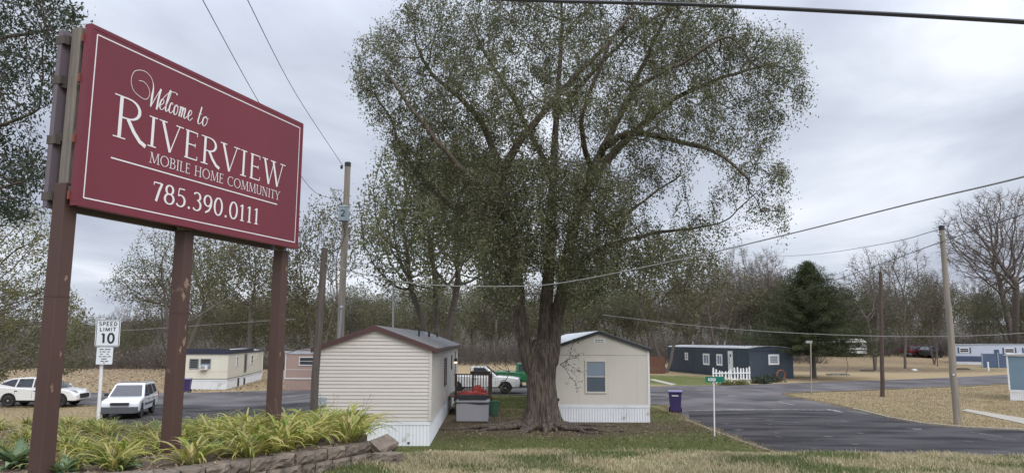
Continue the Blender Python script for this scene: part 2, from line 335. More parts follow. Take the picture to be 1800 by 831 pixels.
def ground_mat():
    m = bpy.data.materials.new('ground_grass'); m.use_nodes = True; t = m.node_tree; n = t.nodes; l = t.links.new; b = n['Principled BSDF']; b.inputs['Roughness'].default_value = .95; b.inputs['Specular IOR Level'].default_value = .1
    at = n.new('ShaderNodeAttribute'); at.attribute_name = 'zone'; sp = n.new('ShaderNodeSeparateColor'); l(at.outputs[0], sp.inputs[0])
    tcn = n.new('ShaderNodeTexCoord')
    def noise(sc, det=6, ro=.6):
        q = n.new('ShaderNodeTexNoise'); q.inputs['Scale'].default_value = sc; q.inputs['Detail'].default_value = det; q.inputs['Roughness'].default_value = ro; l(tcn.outputs['Object'], q.inputs[0]); return q.outputs[0]
    def ramp(f, p0, c0, p1, c1):
        q = n.new('ShaderNodeValToRGB'); l(f, q.inputs[0]); q.color_ramp.elements[0].position = p0; q.color_ramp.elements[1].position = p1; q.color_ramp.elements[0].color = (*c0, 1); q.color_ramp.elements[1].color = (*c1, 1); return q.outputs[0]
    def mixc(f, a, c):
        q = n.new('ShaderNodeMix'); q.data_type = 'RGBA'; l(f, q.inputs[0]); l(a, q.inputs[6]); l(c, q.inputs[7]); return q.outputs[2]
    def math_(op, a, c):
        q = n.new('ShaderNodeMath'); q.operation = op
        for i, v in enumerate((a, c)):
            if isinstance(v, (int, float)): q.inputs[i].default_value = v
            else: l(v, q.inputs[i])
        return q.outputs[0]
    big = noise(.35); fine = noise(7, 8, .7); mid = noise(1.6, 6)
    tan = ramp(fine, .3, (.25, .195, .115), .7, (.35, .28, .175)); tan2 = ramp(mid, .35, (.30, .23, .14), .65, (.24, .185, .105)); tan = mixc(math_('MULTIPLY', mid, .6), tan, tan2)
    grn = ramp(fine, .3, (.060, .080, .024), .7, (.13, .145, .05))
    f = math_('SUBTRACT', math_('ADD', math_('ADD', sp.outputs[0], sp.outputs[0]), math_('MULTIPLY', math_('ADD', big, mid), 1.6)), 2.05); q = n.new('ShaderNodeClamp'); l(f, q.inputs[0])
    base = mixc(q.outputs[0], tan, grn)
    drt = ramp(fine, .3, (.075, .055, .042), .75, (.15, .115, .085))
    f2 = math_('SUBTRACT', math_('ADD', math_('MULTIPLY', sp.outputs[1], 1.9), math_('MULTIPLY', mid, 1.6)), 1.35); q2 = n.new('ShaderNodeClamp'); l(f2, q2.inputs[0]); q2.inputs[2].default_value = .9
    base = mixc(q2.outputs[0], base, drt)
    lit = ramp(noise(2.6, 8, .75), .38, (.17, .12, .075), .62, (.36, .28, .18))
    base = mixc(math_('MULTIPLY', sp.outputs[2], .85), base, lit)
    l(base, b.inputs['Base Color'])
    bp = n.new('ShaderNodeBump'); bp.inputs['Strength'].default_value = 1; bp.inputs['Distance'].default_value = .05; l(noise(11, 8, .8), bp.inputs['Height']); l(bp.outputs[0], b.inputs['Normal'])
    return m
gm.materials.append(ground_mat()); struct(link('ground', gm))

# distant wooded rise that closes the view behind the trees
def ridge(x0, x1, y0, hgt, seed):
    n_ = 90; m_y = 8; vs = []
    r_ = np.random.default_rng(seed); ph = r_.uniform(0, 6, 6)
    for j in range(m_y):
        for i in range(n_):
            x = x0+(x1-x0)*i/(n_-1); t = j/(m_y-1)
            h = hgt*(.75+.16*math.sin(x*.021+ph[0])+.07*math.sin(x*.07+ph[1])+.04*math.sin(x*.21+ph[2]))*math.sin(t*math.pi/2)
            vs.append((x, y0+60*t+4*math.sin(x*.05+ph[3]), h-1))
    fs = [(j*n_+i, j*n_+i+1, (j+1)*n_+i+1, (j+1)*n_+i) for j in range(m_y-1) for i in range(n_-1)]
    return MB().add(vs, fs)
D('hill_wood', (.045, .040, .032), 1, (.08, .068, .055), .35, bump=3, bscale=1.2, detail=10)
struct(ridge(-420, 420, 165, 15, 3).build('hill', M['hill_wood'], smooth=True))

# road: one sheet
def gp(l_): return [tuple(G(*q)[:2]) for q in l_]
far_edge = gp([(-220, 692), (0, 691), (180, 690), (320, 691), (500, 686), (560, 684), (815, 677), (905, 677), (1143, 679), (1300, 677), (1400, 673), (1500, 670), (1600, 666.5), (1700, 662), (1800, 657), (1950, 650)])
right_near = gp([(1980, 668), (1800, 674.5), (1680, 680), (1550, 685.5), (1450, 689), (1395, 691), (1380, 693), (1388, 697), (1440, 706), (1500, 719), (1560, 734), (1620, 745), (1690, 752), (1800, 757), (1980, 760)])
lot_left = gp([(1390, 806), (1300, 775), (1205, 738), (1165, 712)])
near_cross = [(6.6, 40.5), (5.6, 44), (3.6, 46.2), (-3, 46.6), (-6.2, 46.2), (-7.1, 44), (-7.3, 24.2), (-60, 24.2)]
island = gp([(-260, 757), (0, 757), (75, 748), (150, 742), (178, 736), (186, 724), (172, 714), (100, 713), (0, 716), (-260, 722)])
outline = far_edge+right_near+[(34, 19.2), (9.2, 19.2)]+lot_left+near_cross+island
mb = MB(); mb.ground_sheet(outline, .03); ro = struct(mb.build('road', M['asphalt_old']))
# darker resurfaced lot on top
lotp = [(9.3, 19.4)]+[(x+.12, y) for x, y in gp([(1388, 806), (1300, 775), (1207, 738)])]+gp([(1210, 723.5), (1330, 721.5), (1480, 722), (1545, 732), (1620, 746), (1690, 753), (1800, 758), (1980, 761)])+[(34, 19.4)]
mb = MB(); mb.ground_sheet(lotp, .034); struct(mb.build('road_surface', M['asphalt_lot']))
llot = [(-7.4, 24.4), (-7.4, 40.5), (-13, 44), (-22, 46)]+[(x+.3, y-.2) for x, y in gp([(186, 722), (178, 738), (150, 744), (75, 750), (0, 759), (-200, 759)])]+[(-50, 24.4)]
mb = MB(); mb.ground_sheet(llot, .034); struct(mb.build('road_surface', M['asphalt_lot']))
# painted / worn marks
mb = MB()
def strip(pts, w_, z):
    pts = [np.array(p, float) for p in pts]
    for a, b in zip(pts[:-1], pts[1:]):
        t = b-a; t /= np.linalg.norm(t)+1e-9; n_ = np.array([-t[1], t[0]])*w_/2
        mb.add([(*(a-n_), z), (*(b-n_), z), (*(b+n_), z), (*(a+n_), z)], [(0, 1, 2, 3)])
strip(gp([(1212, 722.2), (1290, 720.5), (1380, 720.2), (1478, 722)]), .16, .038)
for a, b, w_ in [((1455, 720), (1480, 725), .22), ((1280, 696), (1296, 696), .3), ((1370, 708), (1395, 712), .18), ((1450, 768), (1464, 769), .1), ((1598, 804), (1628, 811), .12), ((1420, 804), (1450, 805), .08), ((1705, 760), (1760, 768), .06)]:
    strip(gp([a, b]), w_, .0385)
struct(mb.build('road_markings', M['chalk']))
mb = MB()
for q in [(1345, 703, .9, .35), (1152, 690, .8, .25), (1150, 697, .7, .2)]:
    c = G(q[0], q[1]); mb.add([(c[0]+q[2]*math.cos(t)*(1+.15*math.sin(3*t)), c[1]+q[3]*2.2*math.sin(t), .0395) for t in np.linspace(0, 2*math.pi, 18)[:-1]], [tuple(range(17))])
# cracks
for pts in [[(1460, 743), (1490, 750), (1520, 754), (1560, 762)], [(1600, 788), (1640, 795), (1670, 801)], [(1500, 690+40), (1560, 738)], [(1480, 780), (1530, 787), (1600, 789)]]:
    strip(gp(pts), .045, .0395)
struct(mb.build('road_patches', mat('tar', (.03, .03, .032), .8)))
# kerbs
mb = MB()
def kerb(pts, w_=.13, h=.09, z0=0):
    pts = [np.array(p, float) for p in pts]
    for a, b in zip(pts[:-1], pts[1:]):
        L = np.linalg.norm(b-a); t = (b-a)/L; n_ = np.array([-t[1], t[0], 0]); mb.obox((a[0], a[1], float(gz(a[0], a[1]))), (t[0], t[1], 0), n_, (0, 0, 1), (0, L*.997), (-w_/2, w_/2), (0, h))
kerb(gp([(1390, 806), (1345, 790), (1300, 775), (1250, 756), (1205, 738)]), .08, .045)
kerb(gp([(1500, 719), (1560, 734), (1620, 745), (1690, 752), (1800, 757), (1980, 760)]), .12, .08)
kerb(gp([(-260, 757), (0, 757), (75, 748), (150, 742), (178, 736), (186, 724)]), .12, .08)
struct(mb.build('kerb', M['concrete']))
# concrete walks
mb = MB()
for poly in ([(1690, 721), (1700, 719), (1800, 735), (1900, 752), (1900, 765), (1800, 745)], [(1140, 667), (1150, 666), (1190, 675), (1180, 677)], [(1320, 677), (1330, 675.5), (1500, 674), (1500, 675.5)]):
    mb.ground_sheet([G(*q)[:2] for q in poly], .022)
struct(mb.build('concrete_path', M['concrete']))

# ======================= grass, litter (stuff) =======================
def blades(name, mt, x, y, z, h, wd, rng, lean=.5):
    n_ = len(x); an = rng.uniform(0, 2*np.pi, n_); dxy = np.stack([np.cos(an), np.sin(an)], 1)
    la = rng.uniform(0, 2*np.pi, n_); ld = np.stack([np.cos(la), np.sin(la)], 1)*(rng.random(n_)*lean*h)[:, None]
    base = np.stack([x, y, z], 1)
    V = np.zeros((n_, 5, 3)); V[:, 0] = base; V[:, 1] = base
    V[:, 0, :2] -= dxy*wd[:, None]/2; V[:, 1, :2] += dxy*wd[:, None]/2
    V[:, 2] = base; V[:, 2, :2] += ld*.35+dxy*wd[:, None]*.4; V[:, 2, 2] += h*.6
    V[:, 3] = base; V[:, 3, :2] += ld*.35-dxy*wd[:, None]*.4; V[:, 3, 2] += h*.6
    V[:, 4] = base; V[:, 4, :2] += ld; V[:, 4, 2] += h
    b = np.arange(n_)*5; q = np.stack([b, b+1, b+2, b+3], 1); t = np.stack([b+3, b+2, b+4], 1)
    me = fastmesh(name, V.reshape(-1, 3), np.r_[np.full(n_, 4), np.full(n_, 3)], np.r_[q.ravel(), t.ravel()], [mt])
    return link(name, me)
def clump_keep(x, y, rng, s=1.0, th=.35):
    v = .5+.5*np.sin(x*1.7*s+np.sin(y*1.3*s)*2)*np.sin(y*2.1*s+1.3*np.sin(x*.8*s)); return rng.random(len(x)) < th+(1-th)*v
n_ = 90000
x = RNG.uniform(-3.2, 9, n_); y = 8.3+RNG.random(n_)*3.0; k = clump_keep(x, y, RNG, 1.5, .6)&(x > -2.6+(y-8.3)*.55); x, y = x[k], y[k]
h = RNG.uniform(.03, .075, len(x))*(1+.5*np.sin(x*2.3)*np.sin(y*3+x))
gmask = (np.sin(x*1.9+1.3*np.sin(y*2.7))+np.sin(x*4.3+y*3.1)*.7+np.sin(y*6.1-x*1.1)*.5+RNG.normal(0, .55, len(x))) > .2
for m_, k, hs_, lb in ((M['blade'], ~gmask, 1.1, 'dry straw-coloured lawn grass in the foreground'), (M['blade_fresh'], gmask, .85, 'greener grass patches in the foreground lawn')):
    struct(blades('grass', m_, x[k], y[k], gz(x[k], y[k])-.005, h[k]*hs_, RNG.uniform(.006, .013, int(k.sum())), RNG, 1.1), 'stuff', lb)
n_ = 110000
x = RNG.uniform(-8, 10, n_); y = 18+RNG.random(n_)**.8*27
k = (x < 8.9-(y-20)*.09)&(np.hypot((x-1.1)/5.0, (y-29.7)/3.2) > RNG.uniform(.5, 1.25, n_))&~((x < -2.3)&(y > 24))&~((x > 1.6)&(x < 6)&(y > 31.4))&clump_keep(x, y, RNG, .9, .55)&(y < 46)&~((y > 40)&(x > 5))
x, y = x[k], y[k]
struct(blades('grass', M['blade_green'], x, y, gz(x, y), RNG.uniform(.03, .075, len(x)), RNG.uniform(.012, .022, len(x)), RNG, 1.0), 'stuff', 'green lawn grass between the mobile homes')
n_ = 130000; pathp = [tuple(G(*q)[:2]) for q in [(1688, 722), (1700, 718), (1800, 734), (1900, 751), (1900, 766), (1800, 746)]]
x = RNG.uniform(14, 56, n_); y = RNG.uniform(30, 62, n_)
# keep inside the right-hand tan island
def inside(px_, py_, poly):
    c = np.zeros(len(px_), bool); j = len(poly)-1
    for i in range(len(poly)):
        xi, yi = poly[i]; xj, yj = poly[j]
        t = ((yi > py_) != (yj > py_))&(px_ < (xj-xi)*(py_-yi)/(yj-yi+1e-9)+xi); c ^= t; j = i
    return c
isl_r = gp([(1980, 670), (1800, 676), (1680, 681.5), (1550, 687), (1450, 690.5), (1395, 692.5), (1384, 694), (1440, 705), (1500, 718), (1560, 733), (1620, 744), (1690, 751), (1800, 756), (1980, 759)])
k = inside(x, y, isl_r)&~inside(x, y, pathp); x, y = x[k], y[k]
struct(blades('grass', M['blade_tan'], x, y, gz(x, y), RNG.uniform(.03, .08, len(x)), RNG.uniform(.015, .03, len(x)), RNG, 1.0), 'stuff', 'dormant tan grass on the island right of the drive')
n_ = 26000
x = RNG.uniform(-50, -19, n_); y = RNG.uniform(30, 50, n_); k = inside(x, y, island); x, y = x[k], y[k]
struct(blades('grass', M['blade_tan'], x, y, gz(x, y), RNG.uniform(.03, .08, len(x)), RNG.uniform(.015, .03, len(x)), RNG, 1.0), 'stuff', 'dormant tan grass on the island by the parked cars')
# tufts creeping over the asphalt edges
def edge_pts(lines, per_m, wd):
    X_, Y_ = [], []
    for ln in lines:
        for a, b in zip(ln[:-1], ln[1:]):
            a, b = np.array(a), np.array(b); L = np.linalg.norm(b-a); n_ = int(L*per_m); t = RNG.random(n_); nrm = np.array([-(b-a)[1], (b-a)[0]])/(L+1e-9); o_ = RNG.normal(0, wd, n_)+.1*np.sin((a[0]+t*L)*2.7); X_.append(a[0]+(b-a)[0]*t+nrm[0]*o_); Y_.append(a[1]+(b-a)[1]*t+nrm[1]*o_)
    return np.concatenate(X_), np.concatenate(Y_)
x, y = edge_pts([right_near, island, lot_left], 170, .13)
struct(blades('grass', M['blade_tan'], x, y, gz(x, y)+.02, RNG.uniform(.03, .09, len(x)), RNG.uniform(.012, .028, len(x)), RNG, 1.0), 'stuff', 'ragged tan grass creeping over the asphalt edges')
# fallen leaves
n_ = 26000
x = np.r_[RNG.uniform(-85, -20, 20000), RNG.normal(1.5, 3.2, 3200), RNG.uniform(-3, 9, 500)]; y = np.r_[RNG.uniform(56, 104, 20000), RNG.normal(29.5, 2.6, 3200), RNG.uniform(8.5, 30, 500)]
k = ~((x < -2.4)&(y < 47)&(y > 20)) & ~((x > 1.5)&(y > 31)&(y < 47)); x, y = x[k], y[k]; n_ = len(x)
s = np.where(y > 45, .11, .032)*RNG.uniform(.6, 1.3, n_); an = RNG.uniform(0, 6.28, n_); a = np.stack([np.cos(an), np.sin(an), RNG.uniform(-.3, .6, n_)], 1)*s[:, None]; b = np.stack([-np.sin(an), np.cos(an), RNG.uniform(-.2, .5, n_)], 1)*s[:, None]*.6
c = np.stack([x, y, gz(x, y)+.03], 1)
V = np.stack([c-a, c-b, c+a, c+b], 1).reshape(-1, 3); V[:, 2] = np.maximum(V[:, 2], gz(V[:, 0], V[:, 1])+.004)
struct(link('fallen_leaves', fastmesh('fallen_leaves', V, np.full(n_, 4), np.arange(n_*4), [M['litter']])), 'stuff')

# ======================= lettering =======================
def el(cx, cy, rx, ry, a0, a1, n=14): return [(cx+rx*math.cos(R(a0+(a1-a0)*i/n)), cy+ry*math.sin(R(a0+(a1-a0)*i/n))) for i in range(n+1)]
# each glyph: (advance, strokes); stroke = (kind, points): T thick straight, t thin straight, c curve with stress, s serif centre, v vertical tick
GL = {
 'R': (.66, [('T', [(.12, 0), (.12, 1)]), ('c', [(.12, .985), (.26, .99)]+el(.28, .745, .24, .24, 90, -90)+[(.12, .50)]), ('T', [(.28, .50), (.42, .24), (.56, .06), (.70, -.02)]), ('s', (.12, 0)), ('s', (.10, 1))]),
 'I': (.28, [('T', [(.14, 0), (.14, 1)]), ('s', (.14, 0)), ('s', (.14, 1))]),
 'V': (.68, [('T', [(.06, 1), (.34, 0)]), ('t', [(.34, 0), (.62, 1)]), ('s', (.07, 1)), ('s', (.62, 1))]),
 'E': (.54, [('T', [(.12, 0), (.12, 1)]), ('t', [(.04, .98), (.46, .98)]), ('t', [(.12, .52), (.40, .52)]), ('t', [(.04, .02), (.48, .02)]), ('v', (.46, .92)), ('v', (.40, .52)), ('v', (.485, .08))]),
 'W': (.98, [('T', [(.05, 1), (.27, 0)]), ('t', [(.27, 0), (.49, .98)]), ('T', [(.45, 1), (.68, 0)]), ('t', [(.68, 0), (.92, 1)]), ('s', (.06, 1)), ('s', (.45, 1)), ('s', (.92, 1))]),
 'M': (.92, [('t', [(.10, 0), (.16, 1)]), ('T', [(.16, 1), (.46, .04)]), ('t', [(.46, .04), (.76, 1)]), ('T', [(.76, 1), (.82, 0)]), ('s', (.10, 0)), ('s', (.82, 0)), ('s', (.14, 1)), ('s', (.78, 1))]),
 'O': (.86, [('c', el(.43, .5, .37, .49, 90, 450, 28))]),
 'B': (.60, [('T', [(.12, 0), (.12, 1)]), ('c', [(.12, .98)]+el(.27, .76, .20, .225, 90, -90)+[(.12, .535)]), ('c', [(.2, .535)]+el(.29, .275, .24, .26, 90, -90)+[(.12, .015)]), ('s', (.10, 0)), ('s', (.10, 1))]),
 'L': (.50, [('T', [(.12, 0), (.12, 1)]), ('t', [(.05, .02), (.46, .02)]), ('v', (.46, .09)), ('s', (.12, 1))]),
 'H': (.76, [('T', [(.12, 0), (.12, 1)]), ('T', [(.62, 0), (.62, 1)]), ('t', [(.12, .52), (.62, .52)]), ('s', (.12, 0)), ('s', (.62, 0)), ('s', (.12, 1)), ('s', (.62, 1))]),
 'C': (.72, [('c', el(.42, .5, .36, .49, 48, 312, 24)), ('v', (.65, .82))]),
 'U': (.74, [('c', [(.12, 1), (.12, .32)]+el(.37, .30, .25, .30, 180, 360, 12)+[(.62, 1)]), ('s', (.12, 1)), ('s', (.62, 1))]),
 'N': (.80, [('t', [(.13, 0), (.13, 1)]), ('T', [(.13, 1), (.66, 0)]), ('t', [(.66, 0), (.66, 1)]), ('s', (.13, 0)), ('s', (.12, 1)), ('s', (.66, 1))]),
 'T': (.60, [('T', [(.30, 0), (.30, 1)]), ('t', [(.03, .98), (.57, .98)]), ('v', (.035, .92)), ('v', (.565, .92)), ('s', (.30, 0))]),
 'Y': (.62, [('T', [(.04, 1), (.31, .48)]), ('t', [(.31, .48), (.58, 1)]), ('T', [(.31, .5), (.31, 0)]), ('s', (.31, 0)), ('s', (.05, 1)), ('s', (.58, 1))]),
 'S': (.52, [('c', el(.26, .745, .18, .24, 30, 250, 14)+el(.26, .26, .20, .25, 75, -150, 14))]),
 'P': (.56, [('T', [(.12, 0), (.12, 1)]), ('c', [(.12, .98)]+el(.27, .72, .23, .26, 90, -90)+[(.12, .46)])]),
 'D': (.66, [('T', [(.12, 0), (.12, 1)]), ('c', [(.12, .98), (.2, .98)]+el(.24, .5, .33, .48, 90, -90)+[(.12, .02)])]),
 'A': (.70, [('t', [(.05, 0), (.34, 1)]), ('T', [(.34, 1), (.63, 0)]), ('t', [(.15, .34), (.54, .34)])]),
 'Q': (.82, [('c', el(.40, .5, .34, .49, 90, 450, 28)), ('T', [(.44, .25), (.72, -.08)])]),
 'K': (.66, [('T', [(.12, 0), (.12, 1)]), ('t', [(.60, 1), (.14, .42)]), ('T', [(.25, .56), (.64, 0)])]),
 'G': (.74, [('c', el(.40, .5, .34, .49, 48, 330, 24)+[(.70, .45)]), ('t', [(.45, .45), (.70, .45)])]),
 'F': (.50, [('T', [(.12, 0), (.12, 1)]), ('t', [(.12, .98), (.48, .98)]), ('t', [(.12, .52), (.42, .52)])]),
 '.': (.26, [('T', [(.13, -.015), (.13, .115)])]),
 ' ': (.34, []),
 '7': (.52, [('t', [(.05, .96), (.46, .96)]), ('T', [(.46, .97), (.33, .55), (.20, 0)]), ('v', (.055, .88))]),
 '8': (.58, [('c', el(.29, .745, .18, .235, 90, 450, 20)), ('c', el(.29, .265, .23, .265, 90, 450, 20))]),
 '5': (.54, [('t', [(.15, .96), (.46, .96)]), ('t', [(.15, .96), (.12, .56)]), ('c', [(.12, .56)]+el(.24, .31, .24, .30, 105, -145, 18))]),
 '3': (.54, [('c', el(.24, .76, .19, .22, 150, -80, 14)), ('c', el(.24, .28, .23, .28, 88, -145, 16))]),
 '9': (.58, [('c', el(.29, .68, .21, .30, 90, 450, 20)), ('c', [(.50, .68), (.485, .42), (.38, .16), (.16, 0)])]),
 '0': (.60, [('c', el(.30, .5, .23, .49, 90, 450, 24))]),
 '1': (.44, [('T', [(.23, 0), (.23, .97)]), ('t', [(.08, .84), (.23, .97)]), ('s', (.23, 0))]),
 '2': (.54, [('c', el(.26, .72, .20, .26, 160, -20, 14)+[(.38, .42), (.08, .03)]), ('t', [(.08, .03), (.50, .03)])]),
}
class Sign2D:
    """collects flat lettering on a plane: O + u*U + v*Z, a hair proud of it along Nn; every stroke sits a hair above the last"""
    def __init__(s, O, U, Z, Nn, eps=.002): s.mb = MB(); s.O, s.U, s.Z, s.N = (np.array(a, float) for a in (O, U, Z, Nn)); s.e = eps; s.k = 0
    def pt(s, u, v): return s.O+s.U*u+s.Z*v+s.N*(s.e+(s.k % 24)*.00012)
    def ribbon(s, pts, ws):
        pts = np.array(pts, float); n = len(pts); ws = np.broadcast_to(ws, (n,)); t = np.gradient(pts, axis=0); t /= np.linalg.norm(t, axis=1)[:, None]+1e-9
        nn = np.stack([-t[:, 1], t[:, 0]], 1); a = pts+nn*ws[:, None]/2; b = pts-nn*ws[:, None]/2
        s.mb.add([s.pt(*q) for q in a]+[s.pt(*q) for q in b], [(i, i+1, n+i+1, n+i) for i in range(n-1)]); s.k += 1
    def text(s, txt, u0, u1, v0, h, T=.115, t=.042, serif=True, track=.0, first=None, slope=0.):
        tot = sum(GL[c][0] for c in txt)+track*(len(txt)-1)
        if first: tot += GL[txt[0]][0]*(first-1)
        sx = (u1-u0)/tot; u = u0
        for i, ch in enumerate(txt):
            f = first if (first and i == 0) else 1.0; hh = h*f; xx = sx*f; vb = v0+slope*(u-u0)-(.04*h if f > 1 else 0)
            for kd, dat in GL[ch][1]:
                if kd == 's':
                    if not serif: continue
                    x, y = dat; yy = vb+y*hh+(t*h*.3 if y < .5 else -t*h*.3); sw = .13*xx; s.ribbon([(u+x*xx-sw, yy), (u+x*xx+sw, yy)], t*h*.9); continue
                if kd == 'v':
                    if not serif: continue
                    x, y = dat; s.ribbon([(u+x*xx, vb+(y-.07)*hh), (u+x*xx, vb+(y+.07)*hh)], t*h*.8); continue
                p = np.array([(u+x*xx, vb+y*hh) for x, y in dat])
                if kd == 'c':
                    tg = np.gradient(p, axis=0); st = np.abs(tg[:, 1])/(np.linalg.norm(tg, axis=1)+1e-9); ws = (t+(T-t)*st**1.4)*h*(1.1 if f > 1 else 1)
                else: ws = (T if kd == 'T' else t)*h*(1.15 if f > 1 else 1)
                s.ribbon(p, ws)
            u += GL[ch][0]*xx+track*sx
    def build(s, name, m, parent): return s.mb.build(name, m, parent)
def spline(pts, n=8):
    p = [np.array(q, float) for q in pts]; p = [2*p[0]-p[1]]+p+[2*p[-1]-p[-2]]; o = []
    for i in range(1, len(p)-2):
        for k in range(n):
            t = k/n; o.append(.5*((2*p[i])+(-p[i-1]+p[i+1])*t+(2*p[i-1]-5*p[i]+4*p[i+1]-p[i+2])*t*t+(-p[i-1]+3*p[i]-3*p[i+1]+p[i+2])*t**3))
    o.append(p[-2]); return np.array(o)
# script letters, drawn on a unit x-height, slanted; (advance, strokes)
SC = {
 'e': (.92, [[(.0, .30), (.30, .42), (.62, .66), (.62, .92), (.42, 1.0), (.18, .72), (.12, .30), (.30, .02), (.58, .04), (.92, .34)]]),
 'l': (.62, [[(.0, .30), (.34, .9), (.62, 1.7), (.60, 2.08), (.44, 1.9), (.24, 1.1), (.14, .35), (.26, .02), (.44, .06), (.62, .30)]]),
 'c': (.82, [[(.60, .84), (.52, 1.0), (.30, .92), (.12, .52), (.14, .16), (.34, .0), (.58, .10), (.82, .34)]]),
 'o': (.92, [[(.44, 1.0), (.18, .80), (.08, .40), (.20, .04), (.44, .04), (.66, .38), (.66, .78), (.46, 1.0), (.50, .84), (.92, .86)]]),
 'm': (1.5, [[(.06, .92), (.22, .98), (.20, .6), (.08, .0)], [(.12, .35), (.34, .82), (.54, 1.0), (.60, .8), (.46, .0)], [(.52, .35), (.74, .82), (.94, 1.0), (1.02, .8), (.92, .2), (1.06, .0), (1.28, .12), (1.5, .34)]]),
 't': (.66, [[(.36, 1.75), (.22, .9), (.12, .28), (.24, .0), (.44, .08), (.66, .34)], [(.06, 1.02), (.54, 1.06)]]),
}
def script(S, word, u, v, xh, sxx, w0=.006, w1=.021):
    for ch in word:
        if ch == ' ': u += .55*xh*sxx; continue
        adv, ss = SC[ch]
        for st in ss:
            p = spline(st); p = np.array([(u+(x+.12*y)*xh*sxx, v+y*xh) for x, y in p]); tg = np.gradient(p, axis=0); L = np.linalg.norm(tg, axis=1)+1e-9
            down = np.clip(np.abs(tg[:, 1]/L), 0, 1)**2; sgn = tg[:, 1] < 0
            S.ribbon(p, w0+(w1-w0)*down*np.where(sgn, 1, .35))
        u += adv*xh*sxx
    return u

# ======================= welcome sign =======================
SA, SB = P(133, 365, 7.0816), P(523, 432, 10.5425); ZB = 4.65
SU = np.array([SB[0]-SA[0], SB[1]-SA[1], 0]); SW = np.linalg.norm(SU); SU /= SW; SN = np.array([SU[1], -SU[0], 0]); ZV = np.array([0, 0, 1.]); SH = 1.83
S0 = np.array([SA[0], SA[1], ZB])
base = np.array([SA[0]+SU[0]*SW/2, SA[1]+SU[1]*SW/2, 2.1])
sg = thing('welcome_sign', 'big maroon welcome board on three brown posts above the yellowing plants', 'sign', base)
mb = MB(); mb.obox(S0, SU, ZV, SN, (0, SW), (0, SH), (-.012, .0)); pn = mb.build('sign_panel', M['sign_red'], sg)
mb = MB(); f = .028
mb.obox(S0, SU, ZV, SN, (-.006, SW+.006), (-.012, .03), (-.075, .004)); mb.obox(S0, SU, ZV, SN, (-.006, SW+.006), (SH-.028, SH+.012), (-.075, .004))
mb.obox(S0, SU, ZV, SN, (-.008, .026), (.03, SH-.028), (-.075, .0045)); mb.obox(S0, SU, ZV, SN, (SW-.026, SW+.008), (.03, SH-.028), (-.075, .0045)); mb.build('edge_frame', M['sign_red'], sg)
S2 = Sign2D(S0, SU, ZV, SN); a, b = .075, SW-.075; c, d = .075, SH-.075; bw = .013
for q in [[(a, c), (b, c)], [(b, c), (b, d)], [(b, d), (a, d)], [(a, d), (a, c)]]: S2.ribbon(q, bw)
S2.build('white_border', M['letter_white'], sg)
S2 = Sign2D(S0, SU, ZV, SN, .003); S2.text('RIVERVIEW', .36, 3.24, .79, .335, T=.115, t=.042, first=1.34, track=.10); S2.build('lettering', M['letter_white'], sg)['label'] = 'large white capitals reading RIVERVIEW'
S2 = Sign2D(S0, SU, ZV, SN, .003); S2.text('MOBILE HOME COMMUNITY', .855, 3.17, .612, .118, T=.105, t=.05, track=.06); S2.build('lettering', M['letter_white'], sg)['label'] = 'small white capitals reading MOBILE HOME COMMUNITY'
S2 = Sign2D(S0, SU, ZV, SN, .003); S2.text('785.390.0111', .93, 2.76, .205, .215, T=.15, t=.065, track=.06); S2.build('lettering', M['letter_white'], sg)['label'] = 'white telephone number 785.390.0111'
S2 = Sign2D(S0, SU, ZV, SN, .003); S2.ribbon([(.355, .545), (3.13, .545)], .015); S2.build('rule_line', M['letter_white'], sg)
S2 = Sign2D(S0, SU, ZV, SN, .003)
W0 = .50; WV = 1.235
wp = [(.13, .225), (.20, .235), (.27, .19), (.29, .12), (.25, .055), (.17, .055), (.07, .10), (.03, .20), (.07, .31), (.19, .355), (.29, .32), (.335, .23), (.325, .10), (.315, -.01)]
p = spline(wp); tg = np.gradient(p, axis=0); L = np.linalg.norm(tg, axis=1); i_ = np.arange(len(p)); wd = .006+.022*np.clip((i_-len(p)*.80)/(len(p)*.1), 0, 1)*np.clip((len(p)+3-i_)/10., .2, 1)
S2.ribbon(p+[W0, WV], wd)
p = spline([(.315, -.01), (.37, .10), (.44, .23)]); S2.ribbon(p+[W0, WV], .009)
p = spline([(.445, .235), (.42, .12), (.40, -.015)]); S2.ribbon(p+[W0, WV], .024)
p = spline([(.40, -.015), (.47, .12), (.57, .235), (.66, .262), (.69, .245)]); S2.ribbon(p+[W0, WV], np.r_[np.full(len(p)-5, .008), .012, .017, .022, .022, .014])
ue = script(S2, 'elcome', W0+.43, WV+.005, .125, .72)
script(S2, 'to', 1.52, WV+.005, .125, .95); S2.build('lettering', M['letter_white'], sg)['label'] = 'white script reading Welcome to'
